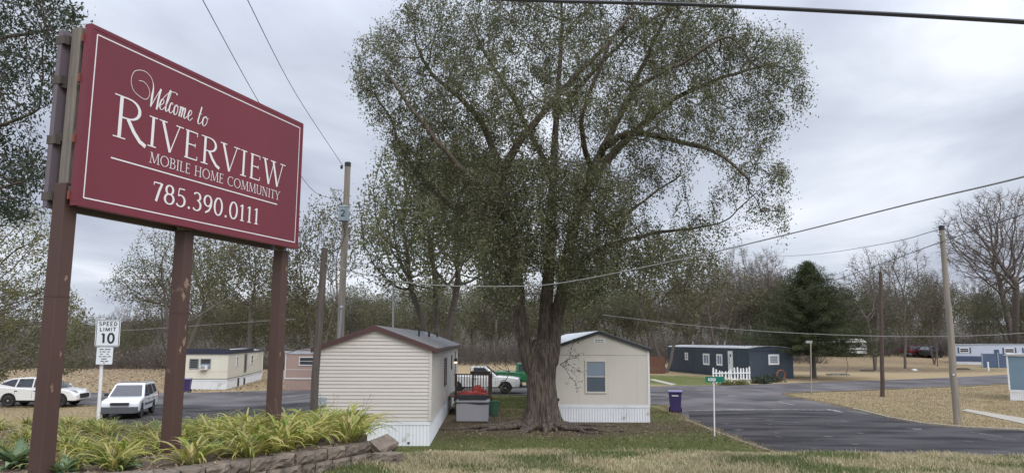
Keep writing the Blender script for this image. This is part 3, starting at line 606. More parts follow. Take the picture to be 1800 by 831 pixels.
# reverse board and the timber between the two boards
mb = MB(); mb.obox(S0, SU, ZV, SN, (-.03, SW+.03), (-.02, SH-.02), (-.40, -.345)); mb.build('back_board', M['sign_back'], sg)
mb = MB()
for z in (.10, SH*.36, SH*.66, SH-.16): mb.obox(S0, SU, ZV, SN, (.0, SW-.02), (z, z+.085), (-.118, -.0765))
for z in (.10, SH*.36, SH*.66, SH-.16): mb.obox(S0, SU, ZV, SN, (.0, SW-.02), (z, z+.085), (-.343, -.303))
mb.build('cross_rail', M['dark_wood'], sg)
for u in (.075, SW*.49-.11, SW-.1):
    mb = MB(); mb.obox(S0, SU, ZV, SN, (u-.06, u+.06), (-.02, SH+.005), (-.275, -.15)); mb.build('timber_upright', M['grey_wood'], sg, bevel=.006)
for i, (u, mn) in enumerate(((.06, 0), (SW*.49-.11, 0), (SW-.08, 0))):
    mb = MB(); c_ = S0+SU*u; gzz = 1.75
    top = ZB+.24 if i == 0 else ZB-.015
    zb = gzz-ZB
    mb.obox(c_, SU, ZV, SN, (-.078, .078), (zb, (.22 if i == 0 else -.035)), (-.29, -.135))
    po = mb.build('post', M['post_paint'], sg, bevel=.01)
    rgp = np.random.default_rng(40+i)
    for (du, z, s_) in (((.0, -.66, .04), (-.03, -.80, .03), (.02, -1.32, .032), (-.03, -1.42, .022), (.03, -1.16, .018)), ((.01, -.72, .02), (-.03, -1.75, .026), (.03, -1.45, .016)), ((.03, -.30, .022), (-.02, -1.5, .022), (.0, -.95, .014)))[(1, 0, 2)[i]]:
        ps = [S0+SU*(u+du+s_*rgp.uniform(.25, 1.3)*math.cos(t))+ZV*(z+s_*1.7*rgp.uniform(.25, 1.5)*math.sin(t))+SN*(-.1338) for t in np.linspace(0, 2*math.pi, 17)[:-1]]
        mb = MB(); mb.prism(ps, SN*.0012); mb.build('peeled_paint', M['peeled'], po)
    mb = MB()
    for z in (-.9-i*.1,): mb.obox(c_, SU, ZV, SN, (-.08, .08), (z, z+.012), (-.292, -.133))
    mb.build('weld_seam', M['brown_trim'], po)
for z in (.05, .62, 1.24, 1.66):
    mb = MB(); mb.obox(S0, SU, ZV, SN, (-.036, .02), (z, z+.085), (-.42, -.30)); mb.build('bracket', M['dark_wood'], sg)
    mb = MB(); mb.obox(S0, SU, ZV, SN, (-.022, .012), (z, z+.08), (-.10, -.0765)); mb.build('bracket', M['rust'], sg)

# ======================= flower bed =======================
wall_line = [(-8.4, 6.9), (-6.5, 6.9), (-5.0, 7.0), (-4.2, 7.05), (-3.35, 7.3), (-2.75, 8.2), (-2.25, 9.1), (-1.85, 9.95)]
wl = spline(wall_line, 6)
back_line = [(-1.9, 10.3), (-2.4, 11.6), (-3.4, 12.6), (-5.2, 12.9), (-8.4, 12.2)]
bedpoly = [tuple(q) for q in wl]+back_line
# soil: grid surface inside the bed
def soil_z(x, y): return 2.07-.16*sstep(10.2, 13, np.asarray(y, float))*1.0-.02*np.sin(np.asarray(x)*5)*np.cos(np.asarray(y)*4)
mb = MB(); cx, cyy = -5.0, 9.8
ringn = len(bedpoly); vs = []
for k_ in range(9):
    s_ = 1-k_/9
    for (x, y) in bedpoly:
        X_, Y_ = cx+(x-cx)*s_*.985, cyy+(y-cyy)*s_*.985
        z = float(soil_z(X_, Y_))-(.0 if s_ < 1 else .0); vs.append((X_, Y_, z+random.uniform(-.012, .012)))
skirt = [(x*1.0, y, float(gz(x, y))-.25) for x, y in bedpoly]
fs = [(k_*ringn+j, k_*ringn+(j+1) % ringn, (k_+1)*ringn+(j+1) % ringn, (k_+1)*ringn+j) for k_ in range(8) for j in range(ringn)]+[tuple(8*ringn+j for j in range(ringn))]
b0 = len(vs); vs += [(cx+(x-cx)*.985, cyy+(y-cyy)*.985, z) for x, y, z in skirt]; fs += [(j, (j+1) % ringn, b0+(j+1) % ringn, b0+j) for j in range(ringn)]
mb.add(vs, fs); struct(mb.build('flower_bed_soil', M['soil'], smooth=True))
# retaining wall of split-face blocks
rw = thing('retaining_wall', 'low curved garden wall of brown split-face concrete blocks around the flower bed', 'wall', (-3.3, 7.4, 1.78))
cum = np.r_[0, np.cumsum(np.linalg.norm(np.diff(wl, axis=0), axis=1))]
def on_wall(s_): return np.array([np.interp(s_, cum, wl[:, 0]), np.interp(s_, cum, wl[:, 1])])
def rock(mb, c, U, W_, L, D_, Hh, rng, jit=.012):
    # a rough block: subdivided box with a broken front
    nx_, nz_ = 6, 4; vs = []; U = np.array([*U, 0]); W_ = np.array([*W_, 0]); g = .006
    for f_ in (0, 1):
        for j in range(nz_+1):
            for i in range(nx_+1):
                u = -L/2+g+(L-2*g)*i/nx_; z = Hh*j/nz_*.985; edge = (i in (0, nx_)) or (j in (0, nz_))
                out_ = (D_/2+(0 if edge else rng.uniform(.008, .035))) if f_ == 0 else -D_/2
                vs.append(np.array([*c, 0][:2]+[c[2] if len(c) > 2 else 0])+U*(u+rng.uniform(-1, 1)*jit*.4)+W_*(out_+rng.uniform(-1, 1)*jit*.5*(f_ == 0))+np.array([0, 0, z+rng.uniform(-1, 1)*jit*.4*(0 < j)]))
    n_ = (nx_+1)*(nz_+1); fs = []
    for j in range(nz_):
        for i in range(nx_):
            q = j*(nx_+1)+i; fs.append((q, q+1, q+nx_+2, q+nx_+1)); fs.append((n_+q+nx_+1, n_+q+nx_+2, n_+q+1, n_+q))
    for i in range(nx_):
        q = nz_*(nx_+1)+i; fs.append((q, q+1, n_+q+1, n_+q)); fs.append((i+1, i, n_+i, n_+i+1))
    for j in range(nz_):
        q = j*(nx_+1); fs.append((q, q+nx_+1, n_+q+nx_+1, n_+q)); q += nx_; fs.append((q+nx_+1, q, n_+q, n_+q+nx_+1))
    mb.add(vs, fs)
mb = MB(); rg = np.random.default_rng(5)
for course in range(3):
    s_ = .0+course*.14
    while s_ < cum[-1]-.1-(course == 2)*.15:
        L = rg.choice([.26, .30, .34, .22]); p0 = on_wall(s_); p1 = on_wall(min(s_+L, cum[-1])); t = p1-p0; t /= np.linalg.norm(t)+1e-9
        nrm = np.array([t[1], -t[0]])
        c_ = (p0+p1)/2+nrm*(-.02-.03*course+rg.uniform(-.012, .012)); zt = 2.12-.045*sstep(7.5, 10, c_[1])-.02
        z = zt-.135*(3-course); rock(mb, np.array([c_[0], c_[1], z]), t, nrm, L, .24, .132, rg); s_ += L
mb.build('blocks', M['block'], rw)['label'] = 'three courses of split-face blocks'
for i, (px_, py_, d_, rot, lab) in enumerate([(682, 786, 9.75, -.25, 'loose brown block fallen at the right end of the garden wall'), (672, 768, 10.0, .9, 'tilted tan block leaning behind the garden wall end')]):
    p = P(px_, py_, d_); o = thing('loose_block', lab, 'block', (p[0], p[1], 1.8 if i == 0 else 1.93), rot, local=True)
    mb = MB(); rock(mb, np.array([0, 0, 0]), np.array([1., 0]), np.array([0, -1.]), .34, .22, .13, rg); b_ = mb.build('block', M['block'], o); b_.name = 'block_body'
    if i: o.rotation_euler = (R(28), R(-12), rot)

# strap-leaved plants
def lily_mesh(seed, nl, L0, mt, W0=.024, droop=1.0, name='leaves'):
    rg = np.random.default_rng(seed); vs = []; q = []; ns = 8
    for i in range(nl):
        a = rg.uniform(0, 2*np.pi); L = L0*rg.uniform(.6, 1.2); el0 = R(rg.uniform(34, 80)); bend = R(rg.uniform(60, 150))*droop; wmax = W0*rg.uniform(.7, 1.3)
        p = np.array([rg.uniform(-.08, .08), rg.uniform(-.08, .08), -.03]); el_ = el0; tw = rg.uniform(-.7, .7); b = len(vs)
        for k_ in range(ns+1):
            t = k_/ns; d_ = np.array([math.cos(a)*math.cos(el_), math.sin(a)*math.cos(el_), math.sin(el_)])
            sd_ = np.array([-math.sin(a), math.cos(a), 0]); up_ = np.cross(d_, sd_); sd2 = sd_*math.cos(tw*t)+up_*math.sin(tw*t); wv = wmax*(math.sin(math.pi*min(1, .25+.75*t)**.9) if t > .02 else .6)
            wv = wmax*(1-.15*(1-t))*(1 if t < .6 else (1-(t-.6)/.4)**.7); up_ = np.cross(d_, sd2)
            vs += [p-sd2*wv/2, p-up_*wv*.22, p+sd2*wv/2]
            p = p+d_*L/ns; el_ -= bend*(1.5*t)/ns*1.3
        for k_ in range(ns):
            o = b+k_*3; q += [(o, o+1, o+4, o+3), (o+1, o+2, o+5, o+4)]
    q = np.array(q); return fastmesh(name, vs, np.full(len(q), 4), q.ravel(), [mt], smooth=True)
lil = [lily_mesh(20+i, 50, .74, M['leaf_lily'], .036, 1.35) for i in range(4)]+[lily_mesh(30+i, 34, .55, M['leaf_lily2'], .026, 1.1) for i in range(2)]
dry = [lily_mesh(50+i, 15, .52, M['dry'], .012, 1.2) for i in range(2)]
stalk_m = []
for i in range(2):
    mb = MB(); rg = np.random.default_rng(60+i)
    for k_ in range(3):
        a = rg.uniform(0, 6.3); l_ = rg.uniform(.5, .85); dx_, dy_ = math.cos(a)*.3*l_, math.sin(a)*.3*l_
        mb.tube([(0, 0, 0), (dx_*.4, dy_*.4, l_*.6), (dx_, dy_, l_)], [.003, .0025, .0018], 4); mb.tube([(dx_, dy_, l_), (dx_*1.2+.02, dy_*1.2, l_+.07)], [.004, .002], 4)
    o = mb.build('stalks', M['twig_grey']); stalk_m.append(o.data); bpy.data.objects.remove(o)
rg = np.random.default_rng(11); spots = []
tries = 0
while len(spots) < 128 and tries < 20000:
    tries += 1; y = rg.uniform(7.1, 12.2); x = rg.uniform(-7.6, -2.0)
    if not inside(np.array([x]), np.array([y]), bedpoly)[0]: continue
    if x < -4.7 and y < 8.2 and rg.random() < .6: continue
    # keep clear of the very edge and of the sign posts
    dm = np.min(np.hypot(wl[:, 0]-x, wl[:, 1]-y))
    if dm < .09: continue
    if any(np.hypot((S0+SU*u-SN*.21)[0]-x, (S0+SU*u-SN*.21)[1]-y) < .26 for u in (.06, SW*.49-.11, SW-.08)): continue
    if any(np.hypot(a_-x, b_-y) < .21 for a_, b_ in spots): continue
    spots.append((x, y))
for i, (x, y) in enumerate(spots):
    left = x < -4.6; near = np.min(np.hypot(wl[:, 0]-x, wl[:, 1]-y)) < .6
    lab = 'yellowing strap-leaved plant arching over the front of the garden wall' if near else 'yellow green strap-leaved plant in the middle of the flower bed' if y < 10.6 else 'green strap-leaved plant at the back of the flower bed'
    zn = 'left of the left sign post' if x < -4.4 else 'between the left and middle sign posts' if x < -3.75 else 'between the middle and right sign posts' if x < -3.05 else 'right of the right sign post'
    grp = ('yellowing plants along the wall' if near else 'yellow green plants in the bed' if y < 10.6 else 'green plants at the back of the bed')+', '+zn
    lab = ('yellowing strap-leaved plant arching by the garden wall' if near else 'yellow green strap-leaved plant inside the bed' if y < 10.6 else 'strap-leaved plant at the bed rear')+', '+zn
    o = thing('daylily', lab, 'plant', (x, y, float(soil_z(x, y))), rg.uniform(0, 6.28), grp, local=True)
    sc_l = rg.uniform(.66, .9)*(.66+.34*float(sstep(-4.6, -2.9, x)))*(.92 if near else 1)*(.85 if x < -5 else 1); o.scale = (sc_l*1.15, sc_l*1.15, sc_l*.85)
    link('leaves', lil[(4+i % 2) if (rg.random() < (.5 if left else .12)) else i % 4], o)
    if rg.random() < .5: link('dry_leaves', dry[i % 2], o)
    if rg.random() < .28 and y > 8.5: link('stalk', stalk_m[i % 2], o)
endp = thing('daylily', 'bright green strap-leaved plant at the right end of the garden wall', 'plant', (-2.08, 9.75, 2.04), .3, local=True); link('leaves', lil[0], endp); endp.scale = (.8, .8, .9)
# broad pale plant by the left post
def broad(seed):
    rg = np.random.default_rng(seed); vs = []; q = []
    for i in range(26):
        a = rg.uniform(0, 6.28); L = rg.uniform(.22, .42); el_ = R(rg.uniform(30, 80)); b = len(vs); p = np.array([0, 0, 0.]); W_ = rg.uniform(.07, .11)
        for k_ in range(6):
            t = k_/5; d_ = np.array([math.cos(a)*math.cos(el_), math.sin(a)*math.cos(el_), math.sin(el_)]); s_ = np.array([-math.sin(a), math.cos(a), 0]); wv = W_*math.sin(math.pi*(.12+.86*t)); u_ = np.cross(d_, s_)
            vs += [p-s_*wv/2+u_*.01, p-u_*.012, p+s_*wv/2+u_*.01]; p = p+d_*L/5; el_ -= R(14)
        for k_ in range(5): o = b+k_*3; q += [(o, o+1, o+4, o+3), (o+1, o+2, o+5, o+4)]
    q = np.array(q); return fastmesh('leaves', vs, np.full(len(q), 4), q.ravel(), [M['leaf_soft']], smooth=True)
for i, (px_, py_, d_, s_, lab) in enumerate([(30, 790, 7.7, 1.1, 'pale green broad-leaved plant left of the sign post base'), (112, 812, 7.3, .7, 'small pale green plant in front of the left sign post'), (215, 800, 7.6, .75, 'grey green tufted plant behind the wall, right of the left post')]):
    p = P(px_, py_, d_); o = thing('leafy_plant', lab, 'plant', (p[0], p[1], 2.05), i*1.3, local=True); o.scale = (s_,)*3; link('leaves', broad(80+i), o)
# bark mulch chips and dead leaf scraps on the soil
n_ = 5200; x = RNG.uniform(-8, -1.9, n_); y = RNG.uniform(6.9, 12.5, n_); k = inside(x, y, bedpoly); x, y = x[k], y[k]; n_ = len(x); s = RNG.uniform(.008, .03, n_); an = RNG.uniform(0, 6.28, n_)
a = np.stack([np.cos(an), np.sin(an), RNG.uniform(-.5, .5, n_)], 1)*s[:, None]*1.6; b = np.stack([-np.sin(an), np.cos(an), RNG.uniform(-.4, .4, n_)], 1)*s[:, None]*.6; c = np.stack([x, y, soil_z(x, y)+.02], 1)
struct(link('mulch', fastmesh('mulch', np.stack([c-a, c-b, c+a, c+b], 1).reshape(-1, 3), np.full(n_, 4), np.arange(n_*4), [M['litter']])), 'stuff')

# ======================= speed limit sign =======================
pb = P(173, 750, 15.9); ptop = P(183, 561, 15.9); pz = float(gz(pb[0], pb[1]))
sp = thing('speed_limit_sign', 'white speed limit 10 sign on a white post beside the car park', 'sign', (pb[0], pb[1], pz))
lean = np.array([(ptop[0]-pb[0]), .05, ptop[2]-pb[2]]); lean /= np.linalg.norm(lean)
mb = MB(); bt = np.array([pb[0], pb[1], pz-.1]); bt -= lean*0; top_ = bt+lean*((ptop[2]-pz)+.05)
U_ = np.array([.93, .36, 0]); N_ = np.array([.36, -.93, 0]); 
for dn in (0,): mb.tube([bt, top_], .035, 10)
mb.build('post', M['white_paint'], sp)
up = lean-N_*np.dot(lean, N_); up /= np.linalg.norm(up); U2 = np.cross(N_, up)*-1; U2 = U2 if U2[0] > 0 else -U2; wS = .47
O_ = P(166, 609, 15.82)
top3 = P(169, 561, 15.82); hS = np.linalg.norm(top3-O_); up = (top3-O_)/hS
def rplate(mb, O, U, V_, Nn, w_, h_, th, r_=.04):
    pts = []
    for cx_, cy_, a0 in ((w_-r_, r_, -90), (w_-r_, h_-r_, 0), (r_, h_-r_, 90), (r_, r_, 180)):
        for k_ in range(5): q = R(a0+22.5*k_); pts.append(O+U*(cx_+r_*math.cos(q))+V_*(cy_+r_*math.sin(q)))
    mb.prism(pts, Nn*(-th))
mb = MB(); rplate(mb, O_, U_, up, N_, wS, hS, .006); mb.build('sign_panel', M['sign_white'], sp)
S2 = Sign2D(O_, U_, up, N_, .002); e_ = .02
for q in [[(e_, e_), (wS-e_, e_)], [(wS-e_, e_), (wS-e_, hS-e_)], [(wS-e_, hS-e_), (e_, hS-e_)], [(e_, hS-e_), (e_, e_)]]: S2.ribbon(q, .012)
S2.text('SPEED', .06, wS-.06, hS*.775, hS*.13, T=.2, t=.2, serif=False, track=.12); S2.text('LIMIT', .08, wS-.08, hS*.575, hS*.13, T=.2, t=.2, serif=False, track=.14); S2.text('10', .11, wS-.10, hS*.14, hS*.35, T=.21, t=.20, serif=False, track=.1)
S2.build('lettering', M['black_ink'], sp)
O2 = P(168, 640, 15.83); w2 = .31; t2 = P(170.5, 610, 15.83); h2 = np.linalg.norm(t2-O2); up2 = (t2-O2)/h2
mb = MB(); rplate(mb, O2, U_, up2, N_, w2, h2, .005, .02); mb.build('lower_plate', M['sign_white'], sp)
S2 = Sign2D(O2, U_, up2, N_, .002)
for i, dashes in enumerate([[(.05, .13), (.15, .26)], [(.06, .09), (.11, .17), (.2, .25)], [(.07, .12), (.19, .23)], [(.05, .1), (.12, .19), (.21, .27)], [(.1, .2)], [(.09, .15), (.17, .23)]]):
    for u0_, u1_ in dashes: S2.ribbon([(u0_, h2*(.88-.14*i)), (u1_, h2*(.88-.14*i))], h2*.055)
S2.build('lettering', M['grey_plastic'], sp)
mb = MB(); mb.lathe(O2+U_*w2/2+up2*.03+N_*.004, [(.011, -.002), (.011, .004)], 10, ax=1); mb.build('bolt', M['black_plastic'], sp)

# ======================= mobile homes =======================
Z3 = np.array([0, 0, 1.])
class Wall:
    """a wall plane: A = lower left corner seen from outside, U along it, N outward"""
    def __init__(s, A, U, N): s.A, s.U, s.N = (np.array(q, float) for q in (A, U, N))
    def box(s, mb, u, z, n): return mb.obox(s.A, s.U, Z3, s.N, u, z, n)
def window(par, w_, u0, u1, z0, z1, split='h', frame='white_trim', glass='glass_dark', fw=.06, label=None, glass2=None):
    mb = MB(); w_.box(mb, (u0, u1), (z0, z0+fw), (.0, .045)); w_.box(mb, (u0, u1), (z1-fw, z1), (.0, .045)); w_.box(mb, (u0, u0+fw), (z0+fw, z1-fw), (.0, .0445)); w_.box(mb, (u1-fw, u1), (z0+fw, z1-fw), (.0, .0445))
    sw = fw*.45; i0, i1, j0, j1 = u0+fw, u1-fw, z0+fw, z1-fw
    if split == 'h': w_.box(mb, (i0, i1), ((j0+j1)/2-sw/2, (j0+j1)/2+sw/2), (.0, .032))
    if split == 'v': w_.box(mb, ((i0+i1)/2-sw/2, (i0+i1)/2+sw/2), (j0, j1), (.0, .032))
    if split == 'j':
        for k in (1, 2, 3): w_.box(mb, (i0, i1), (j0+(j1-j0)*k/4-.012, j0+(j1-j0)*k/4+.012), (.0, .032))
    fr = mb.build('window', M[frame], par)
    if label: fr['label'] = label
    mb = MB(); h = (j0+j1)/2
    if glass2: mb.cur = 0; w_.box(mb, (i0, i1), (h, j1), (.002, .012)); mb.cur = 1; w_.box(mb, (i0, i1), (j0, h), (.002, .010)); mb.build('pane', [M[glass], M[glass2]], fr)
    else: w_.box(mb, (i0, i1), (j0, j1), (.002, .012)); mb.build('pane', M[glass], fr)
    return fr
def ribbed(mb, w_, u0, u1, z0, z1, pitch=.11, dep=.014, n0=0):
    n_ = int((u1-u0)/pitch)*4; us = np.linspace(u0, u1, n_+1); ds = [n0+dep*(1 if (i % 4) in (1, 2) else 0) for i in range(n_+1)]
    vs = [w_.A+w_.U*u+w_.N*d+Z3*z for z in (z0, z1) for u, d in zip(us, ds)]; m_ = n_+1
    mb.add(vs, [(i, i+1, m_+i+1, m_+i) for i in range(n_)])
def laps(mb, w_, poly, z0, z1, board=.115, lip=.026):
    """horizontal lap boards clipped to a left/right bound function of z"""
    z = z0
    while z < z1-.01:
        zt = min(z+board, z1); a0, b0 = poly(z); a1, b1 = poly(zt)
        if b0-a0 < .05: break
        if b1-a1 < .01: m_ = (a1+b1)/2; a1 = b1 = m_
        c = [w_.A+w_.U*a0+Z3*z+w_.N*lip, w_.A+w_.U*b0+Z3*z+w_.N*lip, w_.A+w_.U*b1+Z3*zt+w_.N*.001, w_.A+w_.U*a1+Z3*zt+w_.N*.001, w_.A+w_.U*a0+Z3*z, w_.A+w_.U*b0+Z3*z]
        mb.add(c, [(0, 1, 2, 3), (4, 5, 1, 0)]); z = zt
def home(name, label, cornerR, fwd, Wd, Ln, skirt, wallh, rise, wallm, skirtm, roofm, trimm, over=.12, over_side=.2, roof='gable', siding=None, group=None, fascia=.14, base_z=0.0):
    """cornerR: front right ground corner; fwd: unit vector away along the side; the front wall runs left from the corner"""
    f = np.array([*fwd, 0.]); f /= np.linalg.norm(f); l = np.array([-f[1], f[0], 0.])      # l points left when looking along f
    C = np.array([cornerR[0], cornerR[1], base_z]); A = C+l*Wd
    th = thing(name, label, 'mobile home', C+l*Wd/2+f*.0, group=group)
    front = Wall(A, -l, -f); right = Wall(C, f, -l); left = Wall(A+f*Ln, -f, l); back = Wall(C+f*Ln, l, f)
    h0, h1 = skirt, skirt+wallh
    g = lambda u: h1+rise*(1-abs(u-Wd/2)/(Wd/2))
    pts = [(0, h0), (Wd, h0), (Wd, h1)]+([(Wd/2, h1+rise)] if roof == 'gable' else [(Wd*(1-t), h1+rise*(1-(2*t-1)**2)) for t in np.linspace(.08, .92, 11)])+[(0, h1)]
    mb = MB(); mb.prism([front.A+front.U*u+Z3*z for u, z in pts], f*Ln); body = mb.build('wall', M[wallm], th)
    if siding == 'lap':
        mb = MB(); laps(mb, front, lambda z: (0.05, Wd-.05) if z <= h1 else (Wd/2*(z-h1)/rise+.05, Wd-Wd/2*(z-h1)/rise-.05), h0, h1+rise-.02)
        laps(mb, right, lambda z: (.05, Ln), h0, h1); mb.build('siding', M[wallm], th)
        mb = MB()
        front.box(mb, (-.012, .06), (h0, h1-.02), (.0, .036)); mb.build('corner_trim', M[wallm], th); mb = MB(); front.box(mb, (Wd-.06, Wd+.034), (h0, h1-.02), (.0, .036)); right.box(mb, (-.0, .06), (h0, h1-.02), (.0, .0335)); mb.build('corner_trim', M[wallm], th)
    if siding == 'panel':
        mb = MB(); k = 0
        for u in np.arange(.2, Wd-.1, .2032): front.box(mb, (u, u+.010), (h0, h1 if True else h1), (.0005, .0015))
        mb.build('panel_groove', M['grey_plastic'], th)
    # skirting
    mb = MB(); ribbed(mb, front, .0, Wd, 0, h0-.13, n0=-.012); ribbed(mb, right, .0, Ln, 0, h0-.13, n0=-.012); ribbed(mb, left, .0, Ln, 0, h0-.13, n0=-.012)
    front.box(mb, (0.005, Wd-.005), (h0-.13, h0-.002), (-.02, .012)); right.box(mb, (0.005, Ln), (h0-.13, h0-.003), (-.02, .013)); mb.prism([front.A+front.U*u-front.N*.03+Z3*z for u, z in ((.02, 0), (Wd-.02, 0), (Wd-.02, h0-.002), (.02, h0-.002))], f*(Ln-.1))
    mb.build('skirting', M[skirtm], th)
    # roof
    mb = MB(); t_ = .05
    if roof == 'gable':
        for sgn in (0, 1):
            ue = -over_side if sgn == 0 else Wd+over_side; sl = rise/(Wd/2); ze = h1-over_side*sl; zr = h1+rise
            q = [(ue, ze+.01), (Wd/2, zr+.01), (Wd/2, zr+.01+t_), (ue, ze+.01+t_)]
            mb.prism([front.A+front.U*u+Z3*(z+sgn*0)-f*over for u, z in q], f*(Ln+2*over))
        ro_ = mb.build('roof', M[roofm], th)
        mb = MB()
        for sgn in (0, 1):
            ue = -over_side if sgn == 0 else Wd+over_side; sl = rise/(Wd/2); ze = h1-over_side*sl; zr = h1+rise
            q = [(ue, ze+.052), (Wd/2, zr+.052), (Wd/2, zr+.052-fascia), (ue, ze+.052-fascia)]
            mb.prism([front.A+front.U*u+Z3*z-f*(over+.022) for u, z in q], f*.02)
            wv = right if sgn else left
            mb.obox(front.A+front.U*(Wd+over_side+.002 if sgn else -over_side-.002), front.U*(1 if sgn else -1), Z3, f, (0, .02), (ze+.05-fascia, ze+.05), (-over, Ln+over))
        mb.build('fascia', M[trimm], th)
    else:
        n_ = 14; q = [(Wd*t, h1+rise*(1-(2*t-1)**2)+.01) for t in np.linspace(0, 1, n_)]; q = [(-over_side, h1-.01)]+q+[(Wd+over_side, h1-.01)]
        top = [(u, z+.04) for u, z in q][::-1]
        mb.prism([front.A+front.U*u+Z3*z-f*over for u, z in q+top], f*(Ln+2*over)); ro_ = mb.build('roof', M[roofm], th)
    return th, front, right, left, body, ro_, h0, h1

# --- near tan home ---
hc = G(755, 783)[:2]
hd = np.array([-.030, 1.0])
H1, fr, rt, lf, body, rof, h0, h1 = home('mobile_home', 'tan lap-sided mobile home with maroon trim and dark shingle roof beside the flower bed', hc, hd, 3.66, 20.2, .78, 2.32, .66, 'vinyl_beige', 'skirt_white', 'shingle', 'brown_trim', siding='lap')
window(H1, rt, 7.3, 8.25, 1.45, 2.55, 'h', 'brown_trim')
window(H1, rt, 12.6, 13.3, 1.9, 2.6, 'h', 'brown_trim')
for u in (6.95, 8.28):
    mb = MB(); rt.box(mb, (u, u+.32), (1.42, 2.6), (.02, .04)); mb.build('shutter', M['brown_trim'], H1)
mb = MB(); rt.box(mb, (15.9, 16.85), (.82, 2.84), (.0, .05)); dr = mb.build('door', M['white_trim'], H1); mb = MB(); rt.box(mb, (16.0, 16.75), (.9, 2.75), (.05, .06)); mb.build('storm_panel', M['brown_trim'], dr)
mb = MB(); rt.box(mb, (15.4, 15.5), (2.28, 2.34), (.0, .10)); mb.lathe(rt.A+rt.U*15.45+rt.N*.12+Z3*2.31, [(.03, -.12), (.07, -.1), (.09, .02), (.05, .09), (.02, .12)], 10); lp = mb.build('porch_lamp', M['dark_trim'], H1, smooth=True)
mb = MB(); mb.lathe(rt.A+rt.U*15.45+rt.N*.12+Z3*2.2, [(.02, -.05), (.06, -.03), (.06, .03), (.02, .05)], 10); mb.build('bulb', M['bulb'], lp, smooth=True)
for u, r_, h_ in ((5.5, .04, .28), (10.5, .05, .22), (16, .05, .2)):
    mb = MB(); c = fr.A+fr.U*(3.66/2+.9)-fr.N*u; zt = h1+.66-.9*.36; mb.tube([c+Z3*(zt-.05), c+Z3*(zt+h_+.08)], r_, 8); mb.build('roof_vent', M['dark_trim'], H1)
mb = MB(); c = fr.A+fr.U*(3.66/2+.45)-fr.N*10; mb.obox(c+Z3*(h1+.55), fr.U, Z3, -fr.N, (-.2, .2), (-.06, .1), (0, .4)); mb.build('roof_vent', M['grey_metal'], H1)
mb = MB(); fr.box(mb, (.06, .32), (1.26, 1.52), (.02, .13)); mt_ = mb.build('meter_box', M['grey_metal'], H1, bevel=.008)
mb = MB(); c = fr.A+fr.U*.14+fr.N*.075; mb.tube([c+Z3*1.28, c+Z3*.1], .02, 8); mb.build('conduit', M['grey_metal'], mt_)
mb = MB(); fr.box(mb, (2.95, 3.03), (.07, .12), (.0, .02)); mb.build('drain', M['dark_trim'], H1)

# --- cream home right of the big tree ---
hc2 = G(1143, 742)[:2]
H2, fr, rt, lf, body, rof, h0, h1 = home('mobile_home', 'cream panel mobile home with dark gutter trim and one large window behind the big tree', hc2, (-.004, 1), 4.2, 17.5, .72, 2.30, .70, 'panel_cream', 'skirt_white', 'metal_roof', 'dark_trim', siding=None, over_side=.10, fascia=.13, over=.08)
window(H2, fr, 1.50, 2.40, 1.18, 2.55, 'h', 'panel_cream', 'glass_blind', .07, glass2='glass_blind_low')
mb = MB(); fr.box(mb, (.0, 4.2), (2.745, 2.757), (.0, .004)); mb.build('panel_seam', M['grey_plastic'], H2)
for u in (.02+1.22, 2.44+.02, 3.68): mb = MB(); fr.box(mb, (u, u+.005), (.75, 1.15 if 1.4 < u < 2.45 else 2.74), (.0, .003)); mb.build('panel_seam', M['concrete'], H2)
for u0_, u1_ in ((4.13, 4.215), (-.015, .07)): mb = MB(); fr.box(mb, (u0_, u1_), (.72, 2.95), (.0, .02)); mb.build('corner_trim', M['white_trim'], H2)
mb = MB()
for r_ in (0, 1):
    for c_ in range(3): fr.box(mb, (1.93+c_*.13, 2.04+c_*.13), (3.30+r_*.075, 3.33+r_*.075), (.005, .012))
vt = mb.build('louvre', M['dark_trim'], H2); mb = MB(); fr.box(mb, (1.88, 2.35), (3.27, 3.44), (.0, .006)); mb.build('gable_vent', M['white_trim'], H2)
mb = MB(); mb.tube([fr.A+fr.U*.36+Z3*.92, fr.A+fr.U*.36+Z3*.92+fr.N*.10], .06, 10); mb.build('drain_pipe', M['black_plastic'], H2)
c = fr.A+fr.U*.82-fr.N*7.2; zt = h1+.70*(.82/2.1)
mb = MB(); mb.tube([c+Z3*(zt-.1), c+Z3*(zt+.85)], .11, 12); mb.lathe(c+Z3*(zt+.55), [(.115, 0), (.15, .0), (.15, .06), (.115, .07)], 12); ch = mb.build('chimney', M['steel'], H2, smooth=True)
mb = MB(); mb.lathe(c+Z3*(zt+.85), [(.09, 0), (.09, .06), (.2, .06), (.17, .12), (.04, .17)], 12); mb.build('chimney_cap', M['dark_trim'], ch, smooth=True)
for u, n_ in ((.4, 5.6), (3.3, 8)):
    mb = MB(); mb.lathe(fr.A+fr.U*u-fr.N*n_+Z3*(h1+.7*(1-abs(u-2.1)/2.1)), [(.2, 0), (.24, .1), (.23, .28), (.12, .34)], 12); mb.build('roof_vent', M['metal_roof'], H2, smooth=True)

